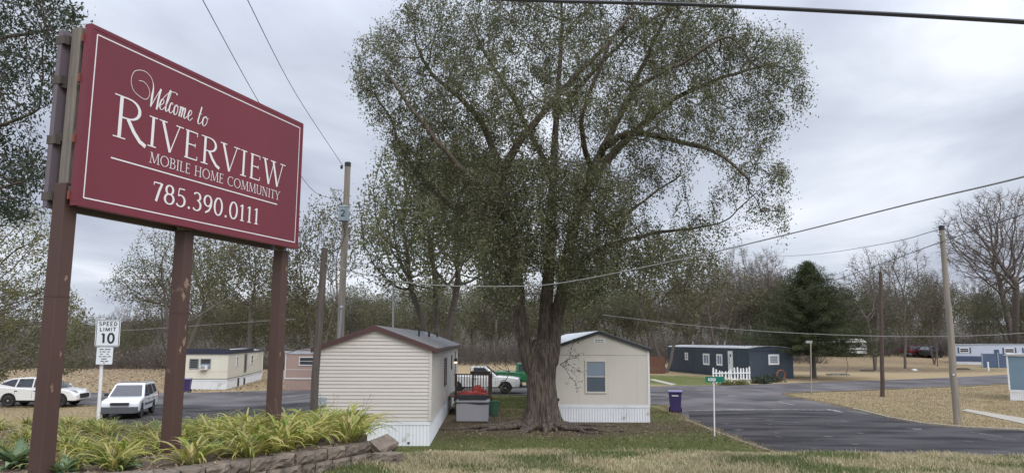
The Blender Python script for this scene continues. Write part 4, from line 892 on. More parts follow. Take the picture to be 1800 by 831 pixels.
# --- pale yellow home ---
c3 = G(393, 684)[:2]
H3, fr, rt, lf, body, rof, h0, h1 = home('mobile_home', 'pale yellow mobile home with a black roof band and window air conditioner', c3, (-1.9, 12.9), 3.2, 13.2, .72, 1.72, .20, 'yellow_wall', 'skirt_white', 'metal_roof', 'navy_band', roof='bow', over=.05, over_side=.06)
H3.scale = (1.14, 1.14, 1.14)
mb = MB(); fr.box(mb, (-.05, 3.26), (h1-.0, h1+.36), (.0, .09)); rt.box(mb, (-.05, 8.7), (h1-.0, h1+.30), (.0, .07)); rt.box(mb, (8.7, 13.2), (h1-.02, h1+.12), (.0, .06)); mb.build('roof_band', M['navy_band'], H3)
mb = MB(); fr.box(mb, (0, 3.2), (.70, .735), (.0, .02)); rt.box(mb, (0, 13.2), (.70, .735), (.0, .02)); mb.build('base_strip', M['dark_trim'], H3)
mb = MB(); fr.box(mb, (0, 3.2), (1.22, 1.232), (.0, .008)); mb.build('panel_seam', M['concrete'], H3)
window(H3, fr, .62, 1.25, 1.42, 2.12, 'j', 'steel'); wn = window(H3, fr, 1.36, 2.05, 1.42, 2.12, 'h', 'steel', 'glass_dark', .04, glass2='glass_blind')
mb = MB(); fr.box(mb, (1.42, 1.88), (1.36, 1.66), (.0, .34)); ac = mb.build('air_conditioner', M['white_paint'], H3, bevel=.01); mb = MB()
for k in range(5): fr.box(mb, (1.46, 1.76), (1.42+k*.045, 1.44+k*.045), (.34, .345))
mb.build('grille', M['dark_trim'], ac)
for u0, u1, z0, z1 in ((2.6, 3.2, 1.5, 2.2), (8.0, 8.9, 1.5, 2.2), (10.2, 10.8, 1.9, 2.2)): window(H3, rt, u0, u1, z0, z1, 'h', 'white_trim')
mb = MB(); rt.box(mb, (5.4, 6.35), (.95, 2.36), (.0, .05)); dr = mb.build('door', M['steel'], H3); mb = MB(); rt.box(mb, (5.5, 5.85), (1.0, 2.3), (.05, .06)); mb.build('screen', M['glass_dark'], dr)
mb = MB(); rt.box(mb, (3.4, 3.9), (.0, .62), (.0, .03)); rt.box(mb, (5.6, 6.0), (.0, .5), (.0, .05)); mb.build('skirting_gap', M['dark_trim'], H3)
mb = MB(); lk = rt.A+rt.U*13.3; rt.box(mb, (13.2, 13.3), (.3, 2.4), (-.05, .03)); mb.build('corner_trim', M['white_trim'], H3)

# --- dusty pink home ---
c4 = G(500, 686)[:2]
H4, fr, rt, lf, body, rof, h0, h1 = home('mobile_home', 'dusty pink mobile home with white roof edge left of the tan home', (c4[0]+4.3, c4[1]-.1), (.0, 1), 4.3, 12, .85, 1.66, .34, 'pink_wall', 'pink_wall', 'metal_roof', 'white_trim', roof='bow', over=.05, over_side=.08)
mb = MB(); fr.box(mb, (-.06, 4.36), (h1-.0, h1+.20), (.0, .05)); mb.build('roof_edge', M['metal_roof'], H4)
mb = MB(); fr.box(mb, (0, 4.3), (.80, .875), (.013, .03)); fr.box(mb, (0, 4.3), (1.42, 1.45), (.0, .02)); fr.box(mb, (-.015, .05), (.8, h1), (.0, .04)); mb.build('white_trim_strip', M['white_trim'], H4)
window(H4, fr, .95, 2.3, 1.72, 2.32, 'h', 'white_trim')
H4.scale = (1.13, 1.13, 1.13); H4.location.z = float(gz(c4[0], c4[1])); H4.location.x += .28; H3.location.z = float(gz(c3[0], c3[1]))

# --- navy home across the road ---
H5, fr, rt, lf, body, rof, h0, h1 = home('mobile_home', 'dark navy mobile home with white-framed windows behind the picket fence', (26.05, 69.3), (-.225, .974), 4.5, 17.2, .02+.3, 2.42-.02, .18, 'navy_wall', 'navy_wall', 'metal_roof', 'navy_wall', roof='bow', over=.02, over_side=.03)
# its long window side is the left one; u there counts from the far end
LW = lf; wid = 17.2
for u0, u1, z0, z1, sp_ in ((4.3, 5.0, 1.35, 2.15, 'h'), (8.4, 9.75, .98, 2.12, 'v'), (11.2, 12.35, 1.0, 2.12, 'v')): window(H5, LW, u0, u1, z0, z1, sp_, 'white_trim', 'glass_blind', .17)
mb = MB(); LW.box(mb, (13.5, 14.35), (.55, 2.45), (.0, .06)); dr = mb.build('door', M['white_trim'], H5); mb = MB(); LW.box(mb, (13.85, 14.1), (1.9, 2.15), (.06, .07)); LW.box(mb, (13.7, 13.76), (1.2, 1.9), (.06, .07)); mb.build('door_glass', M['glass_dark'], dr)
window(H5, fr, 1.95, 3.05, 1.25, 2.2, 'j', 'white_trim', 'glass_blind', .17)
mb = MB(); fr.box(mb, (-.02, 4.52), (h1-.18, h1+.02), (.0, .06)); mb.build('roof_edge', M['navy_wall'], H5)
for u in (3, 8.5, 10):
    mb = MB(); c = LW.A+LW.U*u-LW.N*1.6; mb.tube([c+Z3*(h1+.2), c+Z3*(h1+.62)], .09, 8); mb.build('roof_vent', M['steel'], H5)

# --- far pale blue home on the right ---
q0, q1 = P(1681, 632, 100), P(1815, 632, 97)
H6, fr, rt, lf, body, rof, h0, h1 = home('mobile_home', 'long pale blue mobile home with a slate blue band far across the right field', (q0[0]+.94*16, q0[1]-.34*16), (.34, .94), 16.0, 4.3, .55, 2.15, .12, 'pale_blue_wall', 'skirt_white', 'metal_roof', 'white_trim', roof='bow', over=.1, over_side=.1, base_z=float(gz(q0[0]+4, 98))-.05)
mb = MB(); fr.box(mb, (0, 4.4), (.5, 1.22), (.014, .03)); mb.build('colour_band', M['slate_blue'], H6)
for u in (.45, 5.6, 7.8, 11.5): 
    window(H6, fr, u, u+1.15, 1.65, 2.3, 'h', 'white_trim', 'glass_dark', .1); mb = MB(); fr.box(mb, (u-.2, u-.02), (1.6, 2.35), (.0, .03)); mb.build('shutter', M['slate_blue'], H6); mb = MB(); fr.box(mb, (u+1.17, u+1.35), (1.6, 2.35), (.0, .03)); mb.build('shutter', M['slate_blue'], H6)
mb = MB(); fr.box(mb, (4.45, 5.0), (.6, 2.1), (.0, .05)); mb.build('door', M['slate_blue'], H6)
q = P(1744, 637, 94); fz = float(gz(q[0], q[1]))
fe = thing('lattice_fence', 'slate grey panel fence in front of the far pale blue home', 'fence', (q[0], q[1], fz))
mb = MB(); mb.box((q[0]-1.3, q[1], fz), (q[0]+5, q[1]+.05, fz+1.75)); mb.build('fence_panel', M['slate_blue'], fe)
for k in range(4): mb = MB(); mb.box((q[0]-1.3+k*2.0, q[1]-.08, fz), (q[0]-1.2+k*2.0, q[1]-.002, fz+1.9)); mb.build('post', M['grey_metal'], fe)

# --- teal home cut by the right edge ---
c7 = G(1776, 703)[:2]
H7, fr, rt, lf, body, rof, h0, h1 = home('mobile_home', 'teal mobile home with white skirting at the right edge of the lane', (c7[0]+9.3*.8, c7[1]-9.3*.6), (.6, .8), 9.3, 4.2, .62, 2.0, .16, 'teal_wall', 'white_paint', 'metal_roof', 'white_trim', roof='bow', over=.12, over_side=.15)
mb = MB(); fr.box(mb, (-.03, .06), (.6, h1), (.0, .03)); fr.box(mb, (0, 9.3), (h1-.03, h1+.13), (.0, .08)); mb.build('white_trim_strip', M['white_trim'], H7)

# --- white caravans and grey fence far behind the cedar ---
for i, (px_, w_, lab) in enumerate([(1462, 4.5, 'white caravan seen under the left side of the cedar'), (1500, 4.2, 'white camper seen between the cedar and the twin trunks')]):
    q = P(px_, 622, 112); z = float(gz(q[0], q[1])); o = thing('caravan', lab, 'caravan', (q[0], q[1], z))
    mb = MB(); prof = [(0, .5), (.15, 2.3), (.5, 2.7), (w_-.4, 2.7), (w_, 2.2), (w_, .5)]; mb.prism([(q[0]-w_/2+x, q[1], z+zz) for x, zz in prof], (0, 2.2, 0)); mb.build('body', M['car_white2'], o, bevel=.06)
    mb = MB()
    for u in (.7, 2.4): mb.box((q[0]-w_/2+u, q[1]-.02, z+1.5), (q[0]-w_/2+u+.9, q[1]-.003, z+2.1))
    mb.box((q[0]-w_/2, q[1]-.012, z+.95), (q[0]+w_/2, q[1]-.001, z+1.08)); mb.build('window', M['glass_dark'], o)
    for u in (1.5, 2.3): mb = MB(); mb.lathe((q[0]-w_/2+u, q[1]+.1, z+.36), [(.2, -.1), (.36, -.1), (.36, .1), (.2, .1)], 12, ax=1); mb.build('wheel', M['rubber'], o)
q = P(1518, 614, 121); q2 = P(1592, 614, 121); z = float(gz(q[0], q[1]))
o = thing('board_fence', 'weathered grey board fence far behind the twin trunks', 'fence', (q[0], q[1], z)); mb = MB()
for x in np.arange(q[0], q2[0], .3): mb.box((x, q[1], z), (x+.27, q[1]+.03, z+1.8+.06*math.sin(x*7)))
mb.build('boards', M['grey_wood'], o)
q = P(1143, 654, 78); q2 = P(1172, 654, 78)
o = thing('board_fence', 'rust brown board fence left of the navy home', 'fence', (q[0], q[1], 0)); mb = MB()
for x in np.arange(q[0]-2.6, q2[0]-.2, .16): mb.box((x, q[1], 0), (x+.15, q[1]+.03, 1.75+.03*math.sin(x*9)))
mb.build('boards', mat('rust_board', (.15, .07, .045), .9, (.1, .05, .035), 3), o)

# picket fence
o = None; pa, pb_ = G(1254.5, 674), G(1318, 673)
o = thing('picket_fence', 'small crooked white picket fence in front of the navy home', 'fence', (pa[0], pa[1], 0)); U = pb_-pa; L = np.linalg.norm(U); U /= L; N_ = np.array([U[1], -U[0], 0]); rg = np.random.default_rng(3)
for k in range(13):
    u = L*k/12+rg.uniform(-.03, .03); h = 1.2-.30*math.sin(math.pi*min(1, k/7.))*(k < 8)+rg.uniform(-.06, .10)*(k > 7); tl = rg.uniform(-.07, .07)
    mb = MB(); b_ = pa+U*u; ww = .07; top = b_+U*tl+Z3*h
    mb.prism([b_-U*ww, b_+U*ww, top+U*ww, top+Z3*.09, top-U*ww], -N_*.025); mb.build('picket', M['white_paint'], o)
for z in (.28, .78): mb = MB(); mb.obox(pa, U, Z3, N_, (-.1, L+.1), (z, z+.09), (.0, .03)); mb.build('rail', M['white_paint'], o)

# deck on the tan home
def rot2(v, a): return np.array([v[0]*math.cos(a)-v[1]*math.sin(a), v[0]*math.sin(a)+v[1]*math.cos(a)])
d0 = P(797, 697, 34.6); d1 = P(861, 697, 34.6); zf = .80
x0, x1, y0, y1 = d0[0]+.02, d1[0], 34.6, 38.2
o = thing('deck', 'brown wooden porch deck with balusters beside the tan home', 'deck', ((x0+x1)/2, y0, 0))
mb = MB()
for y in np.arange(y0, y1, .15): mb.box((x0-.3, y, zf-.04), (x1, y+.14, zf))
mb.build('floor_boards', M['deck_wood'], o)
mb = MB(); mb.box((x0, y0-.001, zf-.22), (x1, y0+.04, zf-.042)); mb.box((x1-.04, y0+.05, zf-.22), (x1, y1, zf-.042)); mb.build('rim_joist', M['deck_wood'], o)
for (x, y) in ((x0+.05, y0), ((x0+x1)/2, y0), (x1-.08, y0), (x1-.08, (y0+y1)/2), (x1-.08, y1)): mb = MB(); mb.box((x, y-.09, 0), (x+.09, y-.003, zf+.98)); mb.build('post', M['deck_wood'], o)
mb = MB(); mb.box((x0, y0-.11, zf+.98), (x1+.04, y0+.04, zf+1.02)); mb.box((x1-.1, y0+.041, zf+.98), (x1+.04, y1, zf+1.02)); mb.box((x0, y0-.02, zf+.08), (x1, y0+.02, zf+.15)); mb.build('rail', M['deck_wood'], o)
mb = MB()
for x in np.arange(x0+.2, x1-.1, .125): mb.box((x, y0+.021, zf+.0), (x+.038, y0+.058, zf+.97))
for y in np.arange(y0+.15, y1-.1, .13): mb.box((x1-.06, y, zf), (x1-.022, y+.038, zf+.97))
mb.build('balusters', M['deck_wood'], o)
# lattice box planter on the rail end
q = (x1-.35, y0-.02, zf+1.022); o = thing('planter', 'dark planter of dried stems on the deck rail', 'planter', q); mb = MB(); mb.box((q[0]-.55, q[1]-.09, q[2]), (q[0]+.35, q[1]+.09, q[2]+.12)); mb.build('trough', M['dark_wood'], o)
mb = MB()
for k in range(14): a = random.uniform(-1, 1); mb.tube([(q[0]-.5+k*.055, q[1], q[2]+.1), (q[0]-.5+k*.055+a*.08, q[1], q[2]+.22+random.random()*.2)], .008, 4)
mb.build('stems', M['twig_brown'], o)
# storage box
q = G(830, 741)
o = thing('storage_box', 'pale grey plastic deck box under the red tarp heap', 'box', (q[0], q[1], 0)); X0, X1, Y0, Y1 = q[0]-.68, q[0]+.68, q[1], q[1]+.75
mb = MB(); mb.prism([(X0+.02, Y0, .02), (X1-.02, Y0, .02), (X1, Y0, .80), (X0, Y0, .80)], (0, Y1-Y0, 0)); mb.build('body', M['resin_grey'], o, bevel=.02)
mb = MB()
for k in range(11): mb.box((X0+.08+k*.118, Y0-.008, .06), (X0+.095+k*.118, Y0-.0005, .70))
mb.build('ribs', M['resin_grey'], o)
mb = MB(); n_ = 12; low = [(X0-.03+(X1-X0+.06)*t, .735+.03*math.sin(t*math.pi*2)) for t in np.linspace(0, 1, n_)]; mb.prism([(x, Y0-.03, z) for x, z in low]+[(X1+.03, Y0-.03, .785), (X0-.03, Y0-.03, .785)], (0, Y1-Y0+.06, 0)); mb.build('lid_band', M['resin_dark'], o)
mb = MB(); mb.box((X0-.02, Y0-.02, .787), (X1+.02, Y1+.02, .87)); mb.build('lid', M['resin_grey'], o, bevel=.02)
# tote + red tarp heap on and behind it
o = thing('storage_tote', 'dark open tote on top of the pale grey deck box', 'tote', (q[0], q[1], .875)); mb = MB(); mb.prism([(X0+.12, Y0+.05, .872), (X1-.12, Y0+.05, .872), (X1-.02, Y0+.02, 1.10), (X0+.02, Y0+.02, 1.10)], (0, .55, 0)); mb.build('tub', M['resin_dark'], o, bevel=.015)
def heap(c, rx, ry, rz, seed, n=14, m=9):
    rg = np.random.default_rng(seed); ph = rg.uniform(0, 6, 8); vs = []; fs = []
    for j in range(m):
        t = j/(m-1)*math.pi/2
        for i in range(n):
            a = 2*math.pi*i/n; k = 1+.16*math.sin(3*a+ph[0]+t*2)+.1*math.sin(5*a+ph[1]-t*3)+.06*math.sin(9*a+ph[2])
            vs.append((c[0]+rx*math.cos(t)*math.cos(a)*k, c[1]+ry*math.cos(t)*math.sin(a)*k, c[2]+rz*math.sin(t)*(1+.12*math.sin(4*a+ph[3]))))
    fs = [(j*n+i, j*n+(i+1) % n, (j+1)*n+(i+1) % n, (j+1)*n+i) for j in range(m-1) for i in range(n)]; return vs, fs
mb = MB(); mb.add(*heap((q[0]+.02, q[1]+.36, 1.06), .60, .30, .20, 1)); mb.add(*heap((q[0]+.22, q[1]+.40, 1.10), .30, .24, .36, 2)); tag(mb.build('tarp_heap', M['red_tarp'], None, smooth=True), 'bright red crumpled tarp heaped on the tote', 'tarp')
q = G(868, 733); o = thing('bucket', 'pale green plastic bucket right of the deck box', 'bucket', (q[0], q[1]+.6, 0), local=True); mb = MB(); mb.lathe((0, 0, 0), [(.17, 0), (.23, .62), (.25, .62), (.25, .66), (.21, .66), (.15, .05)], 16); mb.build('tub', M['green_plastic'], o, smooth=True)
q = G(872, 700); mb = MB(); pc = (q[0]-.35, 33.6)
o = thing('downspout', 'short white pipe standing beside the green bucket', 'pipe', (pc[0], pc[1], 0)); mb.tube([(pc[0], pc[1], 0), (pc[0]+.02, pc[1], 1.1), (pc[0]+.12, pc[1], 1.35)], .04, 8); mb.build('pipe', M['white_paint'], o)

# wheeled bins
def wheelie(x, y, rot, label, mark=True):
    o = thing('trash_bin', label, 'trash bin', (x, y, float(gz(x, y))+.03), rot, local=True)
    mb = MB(); b = [(-.24, -.22), (.24, -.22), (.24, .25), (-.24, .25)]; t_ = [(-.30, -.30), (.30, -.30), (.30, .36), (-.30, .36)]
    mb.add([(x_, y_, .06) for x_, y_ in b]+[(x_, y_, .95) for x_, y_ in t_], [(0, 3, 2, 1), (4, 5, 6, 7)]+[(i, (i+1) % 4, (i+1) % 4+4, i+4) for i in range(4)]); mb.build('body', M['bin_purple'], o, bevel=.03)
    mb = MB(); mb.box((-.335, -.335, .93), (.335, .36, .965)); mb.build('rim', M['bin_purple'], o, bevel=.01)
    mb = MB(); mb.prism([(-.33, -.36, .967), (-.33, .38, .967), (-.33, .36, 1.02), (-.33, .0, 1.05), (-.33, -.34, 1.0)], (.66, 0, 0)); mb.build('lid', M['bin_lid'], o, bevel=.015)
    mb = MB(); mb.tube([(-.27, .43, .93), (.27, .43, .93)], .018, 8); mb.box((-.25, .36, .91), (-.21, .43, .95)); mb.box((.21, .36, .91), (.25, .43, .95)); mb.build('handle', M['bin_purple'], o)
    for s in (-1, 1): mb = MB(); mb.lathe((s*.27, .24, .12), [(.03, -.03), (.12, -.03), (.12, .03), (.03, .03)], 14, ax=0); mb.build('wheel', M['rubber'], o)
    if mark:
        mb = MB()
        for k in range(7): mb.obox((0, -.297, .80), (1, 0, 0), (0, .065, 1), (0, -1, .06), (-.15+k*.043, -.115+k*.043), (-.028, .028), (.004, .006))
        mb.build('marking', M['letter_white'], o)
    return o
q = G(1190, 727); wheelie(q[0], q[1]+.3, R(-12), 'purple wheeled trash bin standing at the lane edge beside the cream home')
q = G(325, 690); wheelie(q[0], q[1]+.2, R(10), 'purple wheeled trash bin in front of the pale yellow home', False)

# ======================= poles, wires, street signs =======================
def pole(name, label, pb, pt, r0, r1, m, cat='utility pole', jit=.02, seed=0):
    o = thing(name, label, cat, pb); rg = np.random.default_rng(seed); k = 9; pts = [np.array(pb)+(np.array(pt)-np.array(pb))*t+np.array([rg.uniform(-jit, jit), rg.uniform(-jit, jit), 0])*(0 < t < 1) for t in np.linspace(-.01, 1, k)]
    mb = MB(); mb.tube(pts, list(np.linspace(r0, r1, k)), 14); mb.build('shaft', M[m], o, smooth=True); return o
pbx = P(601, 600, 37); ptx = P(611.5, 286, 37)
U1 = pole('utility_pole', 'tall wooden utility pole carrying a grey transformer behind the tan home', (pbx[0]-.12, 37, 0), ptx, .19, .15, 'pole_wood')
mb = MB(); mb.lathe(ptx, [(.16, -.22), (.165, .0), (.12, .03)], 14); mb.build('cap', M['dark_trim'], U1)
tz = P(606, 377, 36.6); mb = MB(); mb.lathe((tz[0]-.02, tz[1]-.12, tz[2]), [(.24, -.37), (.27, -.35), (.27, .33), (.29, .34), (.29, .37), (.16, .43), (.05, .45)], 18); tr_ = mb.build('transformer', M['grey_metal'], U1, smooth=True)
S2 = Sign2D((tz[0]-.14, tz[1]-.12-.275, tz[2]-.14), (1, 0, 0), (0, 0, 1), (0, -1, 0), .004); S2.text('2', 0.0, .24, 0, .30, T=.16, t=.15, serif=False); S2.build('number', M['navy_band'], tr_)
mb = MB(); mb.tube([(tz[0]-.15, tz[1]-.12, tz[2]+.38), (tz[0]-.17, tz[1]-.14, tz[2]+.62)], [.05, .03], 8); mb.tube([(tz[0]-.17, tz[1]-.14, tz[2]+.62), (tz[0]-.30, tz[1]-.1, tz[2]+.8), (tz[0]-.1, tz[1]+.1, tz[2]+1.2)], .012, 5); mb.build('bushing', M['dark_trim'], tr_)
c = P(585, 334, 36.8); c2 = P(606, 340, 36.9); mb = MB(); mb.tube([c2, (c[0]+.35, c[1], c[2]), c], .02, 6); mb.obox(c, (1, 0, 0), (0, 1, 0), (.25, 0, -1), (-.06, .06), (-.05, .05), (-.05, .42)); mb.obox(c, (1, 0, 0), (0, 1, 0), (0, 0, 1), (-.12, .12), (-.04, .04), (-.02, .04)); mb.build('fuse_cutout', M['steel'], U1)
c = P(604, 292, 36.8); mb = MB(); mb.lathe(c+np.array([-.1, 0, -.05]), [(.03, -.1), (.08, -.05), (.05, 0), (.08, .05), (.03, .1)], 10); mb.build('insulator', M['dark_trim'], U1)
c = P(602, 410, 36.7); mb = MB(); mb.tube([(tz[0]-.05, tz[1]-.3, tz[2]-.35), (tz[0]+.1, tz[1]-.2, tz[2]-1.0), (tz[0]-.1, tz[1]-.05, tz[2]-1.6), (tz[0]-.75, tz[1], tz[2]-2.0)], .02, 6); mb.build('drop_lead', M['cable_black'], U1)
a = P(597, 588, 36.6); b = P(600.5, 541, 36.6); o = thing('vent_pipe', 'thin steel service pipe with rounded head left of the transformer pole', 'pipe', (a[0]-.25, a[1], 0)); mb = MB(); mb.tube([(a[0]-.3, a[1], 0), a, b], .045, 8); mb.lathe(b, [(.05, -.05), (.1, 0), (.09, .08), (.03, .12)], 10); mb.build('pipe', M['steel'], o, smooth=True)
pl = P(551, 735, 22.6); pt = P(571, 436, 22.6)
U2 = pole('utility_pole', 'leaning weathered short pole at the left corner of the tan home', (pl[0]-.05, 22.6, 0), pt, .125, .10, 'dark_wood', seed=2)
pb2 = G(1683, 745); pt2 = P(1655, 397, pb2[1])
U3 = pole('utility_pole', 'leaning grey utility pole on the island beside the right drive', pb2, pt2, .15, .10, 'pole_wood', seed=3, jit=.03)
mb = MB(); mb.lathe(pt2, [(.11, -.18), (.115, .0), (.08, .02)], 12); mb.build('cap', M['dark_trim'], U3)
mb = MB(); mb.lathe(pt2+np.array([-.1, 0, -.38]), [(.02, -.06), (.07, -.03), (.07, .03), (.02, .06)], 10); mb.build('insulator', M['steel'], U3)
c = P(1676, 658, pb2[1]-.16); mb = MB(); mb.lathe(c, [(.035, -.01), (.035, .01)], 12, ax=1); mb.build('reflector', M['white_paint'], U3)
pb4 = G(1551, 697); pt4 = P(1547.5, 478, pb4[1])
U4 = pole('utility_pole', 'thin brown pole standing in the island grass left of the leaning grey pole', pb4, pt4, .13, .10, 'pole_brown', seed=4)
# yard lamp behind the tan home
a = P(692, 600, 50); b = P(692, 472, 50); o = thing('lamp_post', 'thin grey street lamp with curved arm behind the tan home', 'street lamp', (a[0], 50, 0)); mb = MB(); mb.tube([(a[0], 50, 0), b], [.08, .05], 8); c = P(668, 466, 50); mb.tube([b-[0, 0, .3], (b+c)/2+[0, 0, .15], c+[.15, 0, .03]], .03, 6); mb.build('shaft', M['steel'], o)
mb = MB(); mb.lathe(c, [(.04, .12), (.14, .08), (.2, -.06), (.17, -.16), (.05, -.2)], 12); mb.build('lamp_head', M['lamp_lens'], o, smooth=True)
# cables
def cable(label, pts, r, m='cable_grey', sag=0, group=None, name='power_line'):
    pts = [np.array(p, float) for p in pts]
    if len(pts) == 2:
        n_ = 22; a, b = pts; pts = [a+(b-a)*t-np.array([0, 0, sag*4*t*(1-t)]) for t in np.linspace(0, 1, n_)]
    else:
        if ('crossing the sky' in label): pts = [pts[0]+(pts[0]-pts[1])*2.5]+pts
        if any(k in label for k in ('crossing the sky', 'grey twisted', 'rising right', 'low across', 'thin black wires', 'ending at the top')): pts = pts+[pts[-1]+(pts[-1]-pts[-2])*2.5]
        pts = list(spline(pts, 6))
    mb = MB(); mb.tube(pts, r, 6); o = mb.build(name, M[m], None, smooth=True); return tag(o, label, 'cable', group)
cable('thick black cable crossing the sky at the top right', [P(560, -22, 9.6), P(880, -1, 8.6), P(1200, 8, 7.6), P(1500, 22, 6.8), P(1830, 41, 6.0), P(2300, 72, 5.2)], .021, 'cable_black')
cable('grey twisted cable sagging from the short leaning pole across the big tree', [P(572, 463, 22.5), P(640, 482, 22.6), P(750, 500, 22.6), P(900, 503, 22.2), P(1000, 495, 21.5), P(1200, 455, 19.5), P(1400, 408, 17), P(1600, 358, 14), P(1810, 308, 11), P(2100, 225, 8)], .016)
cable('pale cable running left from the top of the short leaning pole', [P(572, 463, 22.6), P(520, 473, 28), P(440, 500, 40), P(340, 560, 70)], .02)
cable('left of two thin black wires descending from the sky behind the welcome sign', [P(600, 352, 37), P(545, 330, 34), P(455, 180, 25), P(355, -2, 16), P(310, -90, 14)], .011, 'cable_black')
cable('right of two thin black wires, ending at the top of the transformer pole', [P(603, 292, 36.8), P(520, 165, 28), P(434, -2, 18), P(395, -90, 15)], .012, 'cable_black')
cable('dark wire rising right from the pole top on the island', [P(1380, 522, 70), P(1500, 481, 48), P(1655, 425, 31.4), P(1800, 376, 22), P(2000, 300, 16)], .018, 'cable_black')
cable('thin pale wire leaving the leaning grey pole leftwards', [P(1655, 402, 31.5), P(1560, 427, 45), P(1430, 447, 65), P(1330, 452, 90)], .02)
cable('long pale wire stretched low across the lane and fields', [P(1060, 553, 40), P(1200, 570, 40), P(1360, 583, 40), P(1550, 590.5, 40), P(1700, 590, 40), P(1830, 583, 40), P(2100, 565, 40)], .017)
cable('thin pale wire behind the speed limit sign', [P(-60, 590, 52), P(205, 581, 55), P(330, 573, 58), P(520, 560, 62)], .016)
cable('thin dark wire from the transformer pole toward the big tree', [P(605, 470, 36.6), P(700, 515, 36), P(800, 545, 36), P(930, 560, 36)], .016, 'cable_black')
# AQUA sign
ab = G(1256, 766); at_ = P(1254.5, 668, ab[1]); o = thing('street_name_sign', 'green AQUA street name blade on a thin white post at the lane edge', 'street sign', ab)
mb = MB(); mb.tube([ab-[0, 0, .1], at_], .026, 8); mb.build('post', M['white_paint'], o)
e0 = P(1240.5, 672, ab[1]-.14); U = P(1273.5, 672, ab[1]+.2)-e0; U[2] = -.012; L = np.linalg.norm(U); U /= L; N_ = np.array([U[1], -U[0], 0]); N_ /= np.linalg.norm(N_)
e0 = np.array([e0[0], e0[1], at_[2]-.06]); mb = MB(); rplate(mb, e0, U, Z3, N_, L, .2, .008, .02); mb.build('sign_panel', M['sign_green'], o)
S2 = Sign2D(e0, U, Z3, N_, .003); S2.text('AQUA', .10, .10+L*.42, .05, .10, T=.2, t=.19, serif=False, track=.1); S2.build('lettering', M['letter_white'], o)
mb = MB(); mb.obox(e0, U, Z3, N_, (L*.40, L*.48), (-.03, .05), (.006, .03)); mb.build('clamp', M['steel'], o)
ab = G(1426.5, 691); at_ = P(1425, 600, ab[1]); o = thing('sign_post', 'bare white metal post with a small tag at the tip of the island', 'post', ab); mb = MB(); mb.tube([ab, at_], .04, 8); mb.build('post', M['concrete'], o); mb = MB(); mb.box((at_[0]-.32, at_[1]-.02, at_[2]-.1), (at_[0]+.1, at_[1]+.0, at_[2]+.06)); mb.build('sign_panel', M['steel'], o)
q = P(1737, 643, 88); o = thing('marker_post', 'short white marker post in the far right field', 'post', (q[0], q[1], float(gz(q[0], q[1])))); mb = MB(); zq = float(gz(q[0], q[1])); mb.tube([(q[0], q[1], zq), (q[0], q[1], zq+.95)], .09, 10); mb.lathe((q[0], q[1], zq+.95), [(.1, 0), (.1, .05), (.03, .1)], 10); mb.build('pipe', M['white_paint'], o)

# ======================= vehicles =======================
def wheel(par, x, y, z, r, w_, spokes=5, steel=False):
    s = 1 if y > 0 else -1
    mb = MB(); mb.lathe((x, y, z), [(r*.66, -w_/2), (r*.95, -w_/2), (r, -w_*.32), (r, w_*.32), (r*.95, w_/2), (r*.66, w_/2)], 24, ax=1); wh = mb.build('wheel', M['rubber'], par, smooth=True)
    mb = MB(); mb.lathe((x, y, z), [(r*.64, w_*.2*s), (r*.67, w_*.5*s), (r*.62, w_*.5*s), (r*.60, w_*.30*s)], 24, ax=1)
    for k in range(spokes):
        a = 2*math.pi*k/spokes+.3; d_ = np.array([math.cos(a), 0, math.sin(a)]); t_ = np.array([-math.sin(a), 0, math.cos(a)]); mb.obox((x, y, z), d_, (0, s, 0), t_, (r*.08, r*.64), (w_*.36, w_*.46), (-r*(.10 if not steel else .16), r*(.10 if not steel else .16)))
    mb.lathe((x, y, z), [(r*.17, w_*.3*s), (r*.17, w_*.49*s), (r*.1, w_*.52*s)], 12, ax=1); mb.build('rim', M['rim_metal'], wh, smooth=True)
    mb = MB(); mb.lathe((x, y, z), [(r*.6, w_*.1*s), (r*.6, w_*.2*s)], 20, ax=1); mb.build('brake_disc', M['black_plastic'], wh)
